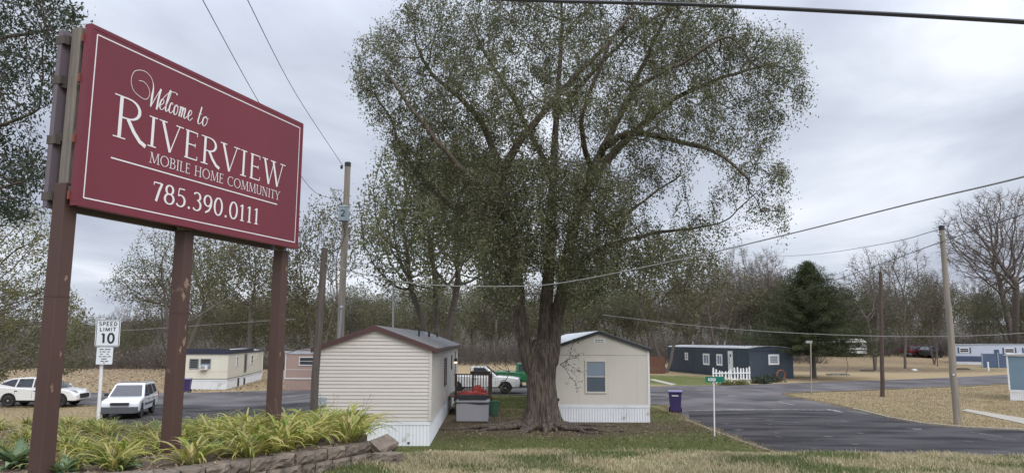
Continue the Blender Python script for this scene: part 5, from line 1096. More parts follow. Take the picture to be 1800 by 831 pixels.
def car(label, loc, rot, sp, cat='car', name='parked_car', group=None, detail=True, base=0.03):
    o = thing(name, label, cat, (loc[0], loc[1], base), rot, group, local=True)
    L, W_ = sp['L'], sp['W']; hw = W_/2; r = sp['r']; ax_f, ax_r = sp['axf'], sp['axr']; body = M[sp['mat']]; sill = sp.get('sill', .28); bt = sp['belt']
    # lower body side outline, front at +x, with wheel arches
    lo = [(L/2-.08, sill+.02)]
    for axx in (ax_f, ax_r):
        ra = r*1.17; lo += [(axx+ra*math.cos(t), max(sill, r+ra*math.sin(t))) for t in np.linspace(0.02, math.pi-.02, 11)]
    lo += [(-L/2+.08, sill+.05)]
    prof = lo+sp['rear']+sp['top']+sp['nose']
    layers = [(-hw, .0), (-hw*.985, 1), (hw*.985, 1), (hw, .0)]
    mb = MB(); n_ = len(prof); vs = []
    cz = (sill+bt)/2
    ys_ = [-hw, -hw+.05, -hw+.16, hw-.16, hw-.05, hw]; ins = [.055, .015, .0, .0, .015, .055]
    for y, i_ in zip(ys_, ins):
        for x, z in prof:
            nx_ = x-np.sign(x)*i_*(2.2 if abs(x) > L/2-.35 else .3)*(1 if abs(x) > L/2-.5 else 0); nz = z-(i_*1.2 if z > bt-.12 else 0); vs.append((nx_, y, nz))
    tri = tessellate_polygon([[Vector((x, 0, z)) for x, z in prof]])
    fs = [tuple(t) for t in tri]+[tuple(i+5*n_ for i in t[::-1]) for t in tri]
    for k in range(5): fs += [(k*n_+i, k*n_+(i+1) % n_, (k+1)*n_+(i+1) % n_, (k+1)*n_+i) for i in range(n_)]
    mb.add(vs, fs); mb.build('body', body, o, smooth=True, bevel=.035)
    # cabin
    cab = sp['cab']; zr = max(z for x, z in cab); tum = sp.get('tumble', .17)
    def ys(z): return hw-.03-(z-bt)/(zr-bt)*tum
    mb = MB(); n_ = len(cab); vs = [(x, -ys(z), z) for x, z in cab]+[(x, ys(z), z) for x, z in cab]; tri = tessellate_polygon([[Vector((x, 0, z)) for x, z in cab]])
    mb.add(vs, [tuple(t) for t in tri]+[tuple(i+n_ for i in t[::-1]) for t in tri]+[(i, (i+1) % n_, (i+1) % n_+n_, i+n_) for i in range(n_)]); mb.build('cabin', body, o, bevel=.04)
    for s in (-1, 1):
        for pl in sp['glass']:
            mb = MB(); mb.prism([(x, s*(ys(z)+.004), z) for x, z in pl], (0, s*.006, 0)); mb.build('side_window', M['glass_dark'], o)
    def across(a, b, m_, nm, inset=.10, lift=.012):
        (xa, za), (xb, zb) = a, b; d = np.array([xb-xa, 0, zb-za]); d /= np.linalg.norm(d); nn = np.array([-d[2], 0, d[0]]); nn = nn if (nn[2] > 0) else -nn
        nn = nn if (nn[0]*(xa-0) > 0 or abs(nn[0]) < .1) else nn
        q = [(xa, -ys(za)+inset, za), (xa, ys(za)-inset, za), (xb, ys(zb)-inset, zb), (xb, -ys(zb)+inset, zb)]; mb = MB(); mb.prism([np.array(p)+nn*.002 for p in q], nn*lift); return mb.build(nm, M[m_], o)
    across(*sp['wind'], 'glass_dark', 'windscreen')
    if 'back' in sp: across(*sp['back'], 'glass_dark', 'rear_window')
    mb = MB(); mb.box((-L/2+.35, -hw+.12, sill-.06), (L/2-.35, hw-.12, sill+.25)); mb.build('chassis', M['black_plastic'], o)
    for axx in (ax_f, ax_r):
        mb = MB(); mb.box((axx-r*1.1, -hw+.10, r*.8), (axx+r*1.1, hw-.10, r*2.1 if r*2.1 < bt-.05 else bt-.05)); mb.build('wheel_well', M['black_plastic'], o)
        for s in (-1, 1): wheel(o, axx, s*(hw-.115), r, r, .21, sp.get('spokes', 5), sp.get('steel', False))
    if 'bump' in sp:
        z0, z1, m_ = sp['bump']
        for s in (-1, 1):
            xx = L/2 if s > 0 else -L/2; mb = MB(); mb.prism([(xx-s*.32, -hw-.008, z0), (xx-s*.03, -hw+.06, z0), (xx+s*.05, -hw+.22, z0), (xx+s*.05, hw-.22, z0), (xx-s*.03, hw-.06, z0), (xx-s*.32, hw+.008, z0)], (0, 0, z1-z0)); mb.build('bumper', M[m_], o, bevel=.03)
    hl = sp['lamp_z']; hx = sp['lamp_x']
    for s in (-1, 1):
        mb = MB(); mb.prism([(hx[0], s*(hw-.045), hl[0]), (hx[1], s*(hw-.16), hl[0]), (hx[1]+.02, s*(hw-.42), hl[0]+.02), (hx[1]-.03, s*(hw-.42), hl[1]-.02), (hx[1]-.06, s*(hw-.16), hl[1]), (hx[0]-.1, s*(hw-.04), hl[1])], (.018, s*.016, .01)); mb.build('headlight', M['lamp_lens'], o)
        mb = MB(); mb.obox((-L/2+.02, s*(hw-.12), 0), (1, 0, 0), (0, s, 0), (0, 0, 1), (-.03, .16), (.0, .115), (bt-.22, bt+.02)); mb.build('tail_light', M['red_lens'], o)
        xm = sp['wind'][0][0]-.28; mb = MB(); mb.obox((xm, s*(hw-.02), bt+.04), (1, 0, 0), (0, s, 0), (0, 0, 1), (0, .12), (.0, .2), (0, .14)); mb.build('mirror', M[sp.get('mirror', sp['mat'])], o, bevel=.03)
        mb = MB()
        for x in sp.get('doors', []): mb.obox((x, s*hw, 0), (1, 0, 0), (0, s, 0), (0, 0, 1), (0, .012), (-.02, .0025), (sill+.12, bt-.05))
        for x in sp.get('handles', []): mb.obox((x, s*hw, 0), (1, 0, 0), (0, s, 0), (0, 0, 1), (0, .16), (-.02, .022), (bt-.17, bt-.13))
        if sp.get('doors'): mb.build('door_gap', M['black_plastic'], o)
        if sp.get('strip'): mb = MB(); mb.obox((0, s*hw, 0), (1, 0, 0), (0, s, 0), (0, 0, 1), (ax_r+r*1.25, ax_f-r*1.25), (-.03, .014), sp['strip']); mb.build('side_strip', M['grey_plastic'], o)
    g0, g1, gw = sp['grille']; mb = MB(); mb.obox((L/2, 0, 0), (1, 0, 0), (0, 1, 0), (0, 0, 1), (-.10, .012+sp.get('gx', 0)), (-gw/2, gw/2), (g0, g1)); mb.build('grille', M['black_plastic'], o)
    return o
suv = dict(L=4.5, W=1.76, r=.34, axf=1.42, axr=-1.2, mat='car_white', belt=1.02, sill=.36,
  rear=[(-2.2, .5), (-2.24, .95)], top=[(-2.15, 1.03), (1.08, 1.04), (1.6, 1.0)], nose=[(2.08, .90), (2.17, .78), (2.2, .45)],
  cab=[(-2.12, 1.0), (-1.95, 1.56), (-1.8, 1.63), (.1, 1.66), (.42, 1.60), (1.15, 1.0)],
  glass=[[(.52, 1.06), (.9, 1.06), (.36, 1.54), (-.02, 1.56), (-.02, 1.06)], [(-.10, 1.06), (-.10, 1.56), (-.95, 1.56), (-1.0, 1.06)], [(-1.12, 1.10), (-1.06, 1.55), (-1.78, 1.52), (-1.9, 1.12)]],
  wind=((1.10, 1.06), (.47, 1.57)), back=((-2.08, 1.1), (-1.96, 1.5)), bump=(.30, .62, 'grey_plastic'), lamp_z=(.70, .86), lamp_x=(1.95, 2.12), grille=(.70, .82, .85), doors=[.95, -.06, -1.0], handles=[.1, -.95], strip=(.60, .70), mirror='black_plastic', spokes=5)
sv = car('white compact SUV with grey bumpers parked in the lot behind the speed sign', (*[float(v) for v in G(241, 738)[:2]+np.array([-1.38, 2.0])],), math.atan2(-.97, .24), suv, base=float(gz(-19.4, 37.4))+.03)
mb = MB(); mb.obox((2.27, 0, 0), (1, 0, 0), (0, 1, 0), (0, 0, 1), (-.05, .01), (-.7, .7), (.40, .56)); mb.build('lower_grille', M['black_plastic'], sv)
mb = MB(); mb.prism([(1.75, .895, .62), (1.75, .895, .8), (1.25, .90, .93), (1.5, .90, .8)], (0, .004, 0)); mb.build('fender_damage', M['grey_plastic'], sv)
for s in (-1, 1): mb = MB(); mb.tube([(-1.6, s*.62, 1.70), (-1.5, s*.62, 1.73), (.0, s*.62, 1.74), (.1, s*.62, 1.70)], .016, 6); mb.build('roof_rail', M['steel'], sv)
cross = dict(L=4.82, W=1.88, r=.37, axf=1.42, axr=-1.42, mat='car_white2', belt=1.06, sill=.34,
  rear=[(-2.33, .45), (-2.38, .8)], top=[(-2.3, 1.12), (-1.9, 1.16), (.0, 1.06), (1.2, 1.04), (1.7, 1.0)], nose=[(2.1, .88), (2.33, .68), (2.36, .42)],
  cab=[(-2.2, 1.08), (-1.85, 1.48), (-1.4, 1.62), (-.5, 1.69), (.3, 1.62), (1.32, 1.02)],
  glass=[[(.42, 1.12), (1.0, 1.12), (.25, 1.55), (-.1, 1.60), (-.1, 1.12)], [(-.18, 1.12), (-.18, 1.60), (-.95, 1.59), (-1.05, 1.13)], [(-1.13, 1.14), (-1.05, 1.58), (-1.4, 1.54), (-1.95, 1.30)]],
  wind=((1.27, 1.07), (.38, 1.60)), back=((-2.15, 1.16), (-1.85, 1.46)), lamp_z=(.78, .94), lamp_x=(1.75, 2.2), grille=(.5, .74, 1.0), doors=[.9, -.14, -1.1], handles=[-.05, -1.1], spokes=5, tumble=.22)
car('white rounded crossover parked along the road at the far left', (*[float(v) for v in G(55, 716)[:2]+np.array([0, .95])],), R(5), cross, base=float(gz(-29, 43))+.03)
pick = dict(L=5.2, W=1.8, r=.36, axf=1.62, axr=-1.5, mat='car_white2', belt=1.08, sill=.42,
  rear=[(-2.55, .55), (-2.57, 1.08)], top=[(-2.5, 1.12), (-.65, 1.12), (-.64, 1.08), (1.15, 1.10), (1.9, 1.05)], nose=[(2.45, .98), (2.53, .85), (2.55, .5)],
  cab=[(-.62, 1.05), (-.55, 1.68), (.35, 1.70), (1.12, 1.06)], glass=[[(-.42, 1.14), (.85, 1.14), (.27, 1.60), (-.40, 1.60)]],
  wind=((1.08, 1.10), (.38, 1.66)), back=((-.61, 1.2), (-.565, 1.6)), bump=(.42, .62, 'black_plastic'), lamp_z=(.72, .92), lamp_x=(2.3, 2.46), grille=(.66, .92, 1.0), doors=[1.0, -.5], handles=[-.35], steel=True, spokes=6)
car('white pickup truck with its front end showing past the deck', (-1.95, 48.1), R(-2), pick, 'pickup truck', 'pickup_truck', base=.03)
pk2 = dict(pick); pk2.update(mat='car_green', L=5.5, glass=[[(.1, 1.14), (.85, 1.14), (.27, 1.60), (.1, 1.60)], [(-.42, 1.14), (.0, 1.14), (.0, 1.60), (-.40, 1.60)]])
car('green pickup truck parked behind the white pickup and the big tree', (.95, 54.6), R(-1), pk2, 'pickup truck', 'pickup_truck', base=.03)
fr_ = dict(suv); fr_.update(mat='car_red'); q = P(1612, 621, 113); car('dark red car parked far across the right field', (q[0], q[1]), R(20), fr_, base=float(gz(q[0], q[1])))
fr_ = dict(cross); fr_.update(mat='car_dark'); q = P(1637, 621, 112); car('black car parked right of the far dark red car', (q[0], q[1]), R(40), fr_, base=float(gz(q[0], q[1])))

# ======================= trees =======================
def colonize(nodes, parents, att, D_, infl, kill, iters=200, rng=None, grav=0.0, jit=.15):
    nodes = [np.array(n, float) for n in nodes]; parents = list(parents); att = np.array(att, float)
    NA = np.array(nodes); near = np.zeros(len(att), int); dist = np.full(len(att), 1e9)
    def upd(new_ids):
        nonlocal near, dist
        P_ = np.array([nodes[i] for i in new_ids])
        for s in range(0, len(P_), 200):
            d = np.linalg.norm(att[:, None]-P_[None, s:s+200], axis=2); j = d.argmin(1); dm = d[np.arange(len(att)), j]; m_ = dm < dist; dist[m_] = dm[m_]; near[m_] = np.array(new_ids)[s+j[m_]]
    upd(list(range(len(nodes)))); kids = {}
    for it in range(iters):
        if len(att) == 0: break
        act = dist < infl
        if not act.any():
            act = dist < dist.min()*1.15
        dirs = {}
        v = att[act]-np.array([nodes[i] for i in near[act]]); v /= np.linalg.norm(v, axis=1)[:, None]+1e-9
        for i, vv in zip(near[act], v): dirs.setdefault(int(i), []).append(vv)
        new = []
        for i, vv in dirs.items():
            d = np.sum(vv, 0); d = d/(np.linalg.norm(d)+1e-9)+rng.normal(0, jit, 3); d[2] -= grav; d /= np.linalg.norm(d)+1e-9
            p = nodes[i]+d*D_
            if any(np.linalg.norm(nodes[c]-p) < D_*.35 for c in kids.get(i, [])): continue
            nodes.append(p); parents.append(i); kids.setdefault(i, []).append(len(nodes)-1); new.append(len(nodes)-1)
        if not new: 
            keep = ~act
            att, near, dist = att[keep], near[keep], dist[keep]; continue
        upd(new); keep = dist > kill; att, near, dist = att[keep], near[keep], dist[keep]
    return np.array(nodes), np.array(parents)
def radii(nodes, parents, tip, p, fixed=None):
    n_ = len(nodes); acc = np.zeros(n_); r = np.zeros(n_)
    for i in range(n_-1, -1, -1):
        r[i] = max(tip, acc[i]**(1/p))
        if fixed is not None and i < len(fixed): r[i] = max(r[i], fixed[i]) if fixed[i] > 0 else r[i]
        if parents[i] >= 0: acc[parents[i]] += r[i]**p if (fixed is None or i >= len(fixed)) else min(r[i], fixed[i])**p*.0+r[i]**p*.6
    return r
def skin(nodes, parents, r, rmin=0, rmax=9, smooth_it=1):
    """tubes along the branch chains whose radius lies in the range -> V, quads"""
    kids = [[] for _ in nodes]
    for i, p in enumerate(parents):
        if p >= 0: kids[p].append(i)
    P_ = nodes.copy()
    for _ in range(smooth_it):
        Q = P_.copy()
        for i, p in enumerate(parents):
            if p >= 0 and kids[i]: Q[i] = .5*P_[i]+.25*P_[p]+.25*P_[max(kids[i], key=lambda c: r[c])]
        P_ = Q
    V_, F_ = [], []; stack = [(i, -1) for i, p in enumerate(parents) if p < 0]; off = 0
    while stack:
        s, pr = stack.pop(); ch = ([pr] if pr >= 0 else [])+[s]
        while kids[ch[-1]]:
            k_ = sorted(kids[ch[-1]], key=lambda c: -r[c]); stack += [(c, ch[-1]) for c in k_[1:]]; ch.append(k_[0])
        rr = np.array([r[c] for c in ch]); 
        if pr >= 0: rr[0] = min(rr[0], rr[1]*1.35)
        ok = (rr >= rmin)&(rr < rmax)
        idx_ = np.where(ok)[0]
        if len(idx_) < 1: continue
        a, b = idx_[0], idx_[-1]; 
        if rmin > 0: b = min(b+1, len(ch)-1)
        if rmax < 9: a = max(a-1, 0)
        if b-a < 1: continue
        pts = P_[ch[a:b+1]]; rad = rr[a:b+1]; m = 9 if rad[0] > .12 else 6 if rad[0] > .04 else 3
        t = np.gradient(pts, axis=0); t /= np.linalg.norm(t, axis=1)[:, None]+1e-9; ref = np.array([.31, .2, .93]); u = np.cross(t, ref); u /= np.linalg.norm(u, axis=1)[:, None]+1e-9; w__ = np.cross(t, u)
        q = np.arange(m)*2*np.pi/m; ring = pts[:, None]+rad[:, None, None]*(np.cos(q)[None, :, None]*u[:, None]+np.sin(q)[None, :, None]*w__[:, None])
        k_ = len(pts); V_.append(ring.reshape(-1, 3)); j = np.arange(k_-1)[:, None]*m; i = np.arange(m)[None]; i2 = (i+1) % m
        F_.append((np.stack([j+i, j+i2, j+m+i2, j+m+i], -1)+off).reshape(-1, 4)); off += k_*m
    if not V_: return np.zeros((0, 3)), np.zeros((0, 4), int)
    return np.concatenate(V_), np.concatenate(F_)
def leaves(c, n_per, spread, size, rng, ratio=.45, droop=.3, vert=.8):
    if droop > .7: vert = 1.5; c = c-[0, 0, spread*.5]; spread = np.repeat(rng.uniform(.45, 1.25, len(c)), n_per)[:, None]*spread
    n_ = len(c)*n_per; C_ = np.repeat(c, n_per, axis=0)+rng.normal(0, 1, (n_, 3))*spread*[1, 1, vert]
    if hasattr(spread, '__len__'): spread = spread[:, 0]
    C_[:, 2] -= rng.random(n_)*spread*droop
    a = rng.normal(0, 1, (n_, 3)); a[:, 2] -= droop*1.2; a /= np.linalg.norm(a, axis=1)[:, None]; b = np.cross(a, rng.normal(0, 1, (n_, 3))); b /= np.linalg.norm(b, axis=1)[:, None]+1e-9
    s = size*rng.uniform(.6, 1.3, n_)[:, None]
    return np.stack([C_-a*s/2, C_+b*s*ratio/2, C_+a*s/2, C_-b*s*ratio/2], 1).reshape(-1, 3)
def twigs(c, n_per, L, rad, rng, up=.2, outc=None):
    n_ = len(c)*n_per; C_ = np.repeat(c, n_per, axis=0); d = rng.normal(0, 1, (n_, 3)); d[:, 2] = d[:, 2]*.6+up
    if outc is not None: o_ = C_-outc; o_ /= np.linalg.norm(o_, axis=1)[:, None]+1e-9; d += o_*.9
    d /= np.linalg.norm(d, axis=1)[:, None]; l_ = L*rng.uniform(.4, 1.2, n_)[:, None]; u = np.cross(d, rng.normal(0, 1, (n_, 3))); u /= np.linalg.norm(u, axis=1)[:, None]; w__ = np.cross(d, u)
    mid = C_+d*l_*.5+rng.normal(0, .06, (n_, 3))*L; tip = C_+d*l_+rng.normal(0, .1, (n_, 3))*L
    def ring(p, r_): return [p+u*r_, p-u*r_*.5+w__*r_*.87, p-u*r_*.5-w__*r_*.87]
    V_ = np.stack(ring(C_, rad)+ring(mid, rad*.7)+[tip], 1).reshape(-1, 3); b = np.arange(n_)*7
    Q = np.concatenate([np.stack([b+i, b+(i+1) % 3, b+3+(i+1) % 3, b+3+i], 1) for i in range(3)]); T = np.concatenate([np.stack([b+3+i, b+3+(i+1) % 3, b+6], 1) for i in range(3)])
    return V_, Q, T
def tree_meshes(nodes, parents, r, bark, twigm, leafm, rng, split=.035, n_leaf=8, spread=.3, size=.12, ratio=.5, tip_r=.02, twig_n=0, twig_L=.6, twig_r=.008, keep=1.0, droop=.3, center=None):
    V, F = skin(nodes, parents, r, rmin=split); wood = fastmesh('trunk', V, np.full(len(F), 4), F.ravel(), [bark], smooth=True)
    V1, F1 = skin(nodes, parents, r, rmax=split); parts_v = [V1]; cnt = [np.full(len(F1), 4)]; idx_ = [F1.ravel()]; mi = [np.zeros(len(F1))]; off = len(V1)
    tips = nodes[(r < tip_r)]
    if twig_n and len(tips):
        tv, tq, tt = twigs(tips, twig_n, twig_L, twig_r, rng, outc=center); parts_v.append(tv); cnt += [np.full(len(tq), 4), np.full(len(tt), 3)]; idx_ += [(tq+off).ravel(), (tt+off).ravel()]; mi += [np.zeros(len(tq)), np.zeros(len(tt))]; off += len(tv)
    if n_leaf and len(tips):
        sel = tips[rng.random(len(tips)) < keep]; lv = leaves(sel, n_leaf, spread, size, rng, ratio, droop); parts_v.append(lv); k = len(lv)//4; cnt.append(np.full(k, 4)); idx_.append(np.arange(k*4)+off); mi.append(np.ones(k))
    crown = fastmesh('crown', np.concatenate(parts_v), np.concatenate(cnt), np.concatenate(idx_), [twigm, leafm], np.concatenate(mi))
    return wood, crown

# ---- the big elm in the middle ----
TB = np.array([*G(950, 752)[:2], 0.])     # base
TD = TB[1]
rg = np.random.default_rng(42)
def LP(px_, py_, dy=0): return P(px_, py_, TD+dy)
limbs = [ # (points (px,py,dy), radii start..end, parent limb idx or -1)
 ([(934, 655, 0), (922, 600, -.2), (912, 545, -.3), (908, 480, -.4), (899, 400, -.5), (886, 330, -.5), (868, 262, -.4), (840, 205, -.3), (800, 165, 0), (745, 120, .2)], .33, .07),
 ([(880, 320, -.6), (900, 268, -.9), (950, 205, -1.2), (1005, 140, -1.4), (1060, 85, -1.6), (1110, 25, -1.8)], .20, .05),
 ([(952, 655, .1), (957, 590, .2), (962, 520, .3), (968, 440, .5), (970, 360, .8), (974, 280, 1.0), (978, 190, 1.3), (985, 90, 1.4), (990, 20, 1.4)], .33, .06),
 ([(966, 650, .1), (974, 590, .2), (984, 520, .2), (1000, 440, 0), (1018, 360, -.1), (1045, 290, -.2), (1080, 225, -.2), (1110, 160, 0), (1140, 95, 0), (1170, 30, 0)], .33, .06),
 ([(1062, 258, -.7), (1100, 236, -1.0), (1150, 238, -1.4), (1200, 252, -1.7), (1250, 262, -2), (1290, 290, -2.2), (1325, 325, -2.3)], .16, .04),
 ([(1025, 350, -.2), (1060, 290, .4), (1100, 245, 1), (1150, 200, 1.6), (1210, 160, 2.0), (1290, 130, 2.2), (1360, 110, 2.2)], .22, .05),
 ([(1000, 485, .3), (1050, 440, 1.2), (1110, 420, 1.8), (1180, 405, 2.2), (1260, 395, 2.3)], .16, .04),
 ([(1030, 345, -.3), (1075, 400, -1.2), (1110, 370, -1.8), (1165, 330, -2.2), (1200, 305, -2.4)], .09, .03),
 ([(905, 500, -.8), (870, 430, -.2), (820, 380, .6), (765, 340, 1.2), (715, 280, 1.6), (690, 210, 1.8)], .18, .05),
 ([(893, 390, -1.2), (850, 330, -1.9), (790, 275, -2.5), (730, 200, -2.9), (665, 110, -3.0)], .16, .04),
 ([(972, 320, .9), (940, 250, 2.2), (900, 170, 3.2), (850, 90, 3.8), (820, 20, 4)], .14, .05),
 ([(1040, 300, -.5), (1020, 220, -2.2), (1050, 130, -3.2), (1080, 60, -3.8)], .13, .05),
 ([(978, 200, 1.3), (1040, 130, 2.6), (1110, 60, 3.4), (1190, 10, 3.6)], .12, .05),
 ([(1110, 160, -.8), (1180, 120, -1.8), (1250, 80, -2.2), (1290, 50, -2.3)], .10, .04),
]
nodes = []; par = []; fix = []
root = [TB+np.array([0, 0, z]) for z in (.2, .9, 1.6, 2.1)]
for i, p in enumerate(root): nodes.append(p); par.append(i-1); fix.append(.55)
for pts, r0, r1 in limbs:
    p3 = spline([LP(*q) for q in pts], 3); N0 = np.array(nodes)
    j = int(np.argmin(np.linalg.norm(N0-p3[0], axis=1)+ (N0[:, 2] > p3[0][2]+.3)*5)); prev = j
    # resample at .35 m
    cm = np.r_[0, np.cumsum(np.linalg.norm(np.diff(p3, axis=0), axis=1))]; ss = np.arange(0, cm[-1], .33)
    for s_ in ss:
        p = np.array([np.interp(s_, cm, p3[:, k]) for k in range(3)])+rg.normal(0, .035, 3); nodes.append(p); par.append(prev); fix.append(r0+(r1-r0)*(s_/cm[-1])**.8); prev = len(nodes)-1
crown_poly = [(622, 70), (640, 48), (678, 42), (686, 8), (735, -12), (800, -45), (900, -60), (1050, -75), (1180, -60), (1270, -25), (1300, 34), (1345, 48), (1400, 62), (1412, 95), (1428, 150), (1418, 190), (1385, 205), (1365, 245), (1392, 300), (1388, 350), (1402, 392), (1370, 414), (1330, 388), (1290, 420), (1240, 440), (1180, 470), (1120, 492), (1060, 525), (1012, 532), (985, 495), (940, 470), (905, 500), (880, 540), (850, 520), (800, 430), (750, 350), (700, 290), (678, 235), (640, 195), (622, 130)]
cpx = np.array(crown_poly, float)
N_AT = 15000; ax_ = rg.uniform(610, 1435, 90000); ay_ = rg.uniform(-80, 545, 90000); k = inside(ax_, ay_, crown_poly)
# airy patches like in the photograph: lower right and a few gaps
gaps = [(1150, 350, 75, 50), (1270, 340, 60, 45), (1090, 330, 30, 25), (700, 160, 26, 20), (930, 470, 18, 45), (1340, 250, 30, 20), (830, 470, 30, 25), (1180, 270, 60, 18), (815, 150, 35, 16), (770, 250, 22, 14), (1100, 150, 30, 12)]
wgt = np.ones(len(ax_))
for gx_, gy_, rx, ry in gaps: wgt *= 1-.8*np.exp(-(((ax_-gx_)/rx)**2+((ay_-gy_)/ry)**2))
wgt *= np.where((ax_ > 1080)&(ay_ > 250), .55, 1.0)
k &= rg.random(len(ax_)) < wgt; ax_, ay_ = ax_[k][:N_AT], ay_[k][:N_AT]
ed = np.array([np.min(np.hypot(cpx[:, 0]-x, cpx[:, 1]-y)) for x, y in zip(ax_, ay_)]); half = np.clip(.35+ed/55., .6, 4.6)
dz_ = rg.random(len(ax_))**.75*rg.choice([-1, 1], len(ax_))*half
# foliage gathers in sprays: keep mostly the points near a few hundred spray centres
ci = rg.choice(len(ax_), 330, replace=False); cxs, cys, czs, crs = ax_[ci], ay_[ci], dz_[ci], rg.uniform(.38, 1.05, 330)
dm_ = np.min(np.sqrt(((ax_[:, None]-cxs)/44.)**2+((ay_[:, None]-cys)/40.)**2+(dz_[:, None]-czs)**2)/crs, axis=1)
k = (dm_ < 1.0)|(rg.random(len(ax_)) < .06); ax_, ay_, dz_ = ax_[k], ay_[k], dz_[k]
att = np.array([LP(x, y, z) for x, y, z in zip(ax_, ay_, dz_)])
lowp = [(825, 290), (960, 270), (1110, 300), (1110, 400), (1085, 480), (1020, 545), (985, 520), (950, 440), (915, 505), (880, 540), (845, 500), (822, 400)]
bx_ = rg.uniform(820, 1110, 9000); by_ = rg.uniform(270, 545, 9000); k = inside(bx_, by_, lowp); bx_, by_ = bx_[k][:2300], by_[k][:2300]
att = np.concatenate([att, [LP(x, y, rg.choice([-1, 1])*rg.uniform(1.2, 3.8)) for x, y in zip(bx_, by_)]])
nn_, pp_ = colonize(nodes, par, att, .25, 2.6, .30, rng=rg, grav=.02, jit=.22, iters=140)
rr = radii(nn_, pp_, .0085, 2.15, np.array(fix))
rr[:len(fix)] = np.maximum(np.minimum(rr[:len(fix)], np.array(fix)*1.15), .02)
wood, crown = tree_meshes(nn_, pp_, rr, M['bark'], M['twig_dark'], M['leaf_elm'], rg, split=.03, n_leaf=36, spread=.20, size=.108, ratio=.45, tip_r=.018, twig_n=2, twig_L=.55, twig_r=.005, keep=.97, droop=.8)
big = thing('elm_tree', 'huge spreading elm with furrowed trunk and bare roots between the two near homes', 'tree', TB)
big_nodes = len(nn_)
def shift(me, d):
    v = np.zeros(len(me.vertices)*3, np.float32); me.vertices.foreach_get('co', v); v = v.reshape(-1, 3)-np.array(d, np.float32); me.vertices.foreach_set('co', v.ravel()); me.update(); return me
link('limbs', shift(wood, TB), big); link('crown', shift(crown, TB), big)
# fluted butt of the trunk, as one lofted skin
nz, na = 60, 160; vs = []; ph = rg.uniform(0, 6, 12)
for j in range(nz):
    z = -.1+3.5*(j/(nz-1))**1.25; fl = math.exp(-max(z, 0)/.42)
    ctr = LP(950+ (z/3.4)*2, 700, 0); cx_ = TB[0]+.02*z; cy_ = TB[1]
    for i in range(na):
        a = 2*math.pi*i/na; lob = .5+.5*math.cos(5*a+ph[0]+.4*math.sin(2*a+ph[1])); lob2 = .5+.5*math.cos(3*a+ph[2])
        r_ = .50+fl*(.14+.36*lob**1.5+.12*lob2)+.05*math.cos(5*a+ph[0]+z*.3)+.035*math.cos(8*a+ph[3]+z*.5)+.024*abs(math.sin(9.5*a+ph[4]+1.6*math.sin(z*1.7)))+.018*math.sin(31*a+ph[5]+2.4*math.sin(z*2.3))
        ex = 1+.16*sstep(1.6, 3.4, z)*abs(math.cos(a)); r_ *= (1-.10*sstep(.8, 2.0, z))*ex*(1-.28*sstep(2.6, 3.4, z)*abs(math.sin(a)))
        r_ *= 1 - .35*sstep(3.0, 3.4, z)
        vs.append((cx_+r_*math.cos(a), cy_+r_*math.sin(a), z))
fs = [(j*na+i, j*na+(i+1) % na, (j+1)*na+(i+1) % na, (j+1)*na+i) for j in range(nz-1) for i in range(na)]+[tuple((nz-1)*na+i for i in range(na))]
mb = MB(); mb.add(vs, fs); tk = mb.build('trunk', M['bark'], big, smooth=True)
for a, L, w0 in ((3.3, 3.4, .15), (3.65, 2.6, .12), (2.9, 2.2, .10), (4.4, 1.4, .13), (4.9, 1.5, .14), (5.5, 2.3, .12), (6.0, 2.8, .11), (.3, 2.6, .1), (5.15, .9, .1)):
    pts = []; aa = a
    for k in range(9): t = k/8; rr_ = .7+L*t; aa += rg.uniform(-.07, .07); pts.append((TB[0]+rr_*math.cos(aa), TB[1]+rr_*math.sin(aa), .16*(1-t)-.01+.03*math.sin(k*2)))
    mb = MB(); mb.tube(pts, [w0*(1-.8*k/8) for k in range(9)], 8); mb.build('root', M['bark'], big, smooth=True)
# low sprouts on both sides of the trunk
for (px_, py_, sx, n0) in ((985, 640, 1, 10), (905, 655, -1, 9)):
    s_nodes = [LP(px_, py_, -.7)]; s_par = [-1]; at2 = [LP(px_+sx*rg.uniform(5, 45), py_+rg.uniform(-45, 45), -.7+rg.uniform(-.6, .5)) for _ in range(46)]
    a_, b_ = colonize(s_nodes, s_par, at2, .1, 1.5, .14, rng=rg, jit=.3, iters=40); r2 = radii(a_, b_, .006, 2.4); V1, F1 = skin(a_, b_, r2); lv = leaves(a_[r2 < .012][::2], 2, .07, .10, rg, .4)
    me = fastmesh('sprout', np.concatenate([V1, lv]), np.full(len(F1)+len(lv)//4, 4), np.concatenate([F1.ravel(), np.arange(len(lv))+len(V1)]), [M['twig_dark'], M['leaf_elm']], np.r_[np.zeros(len(F1)), np.ones(len(lv)//4)]); link('sprout', shift(me, TB), big)

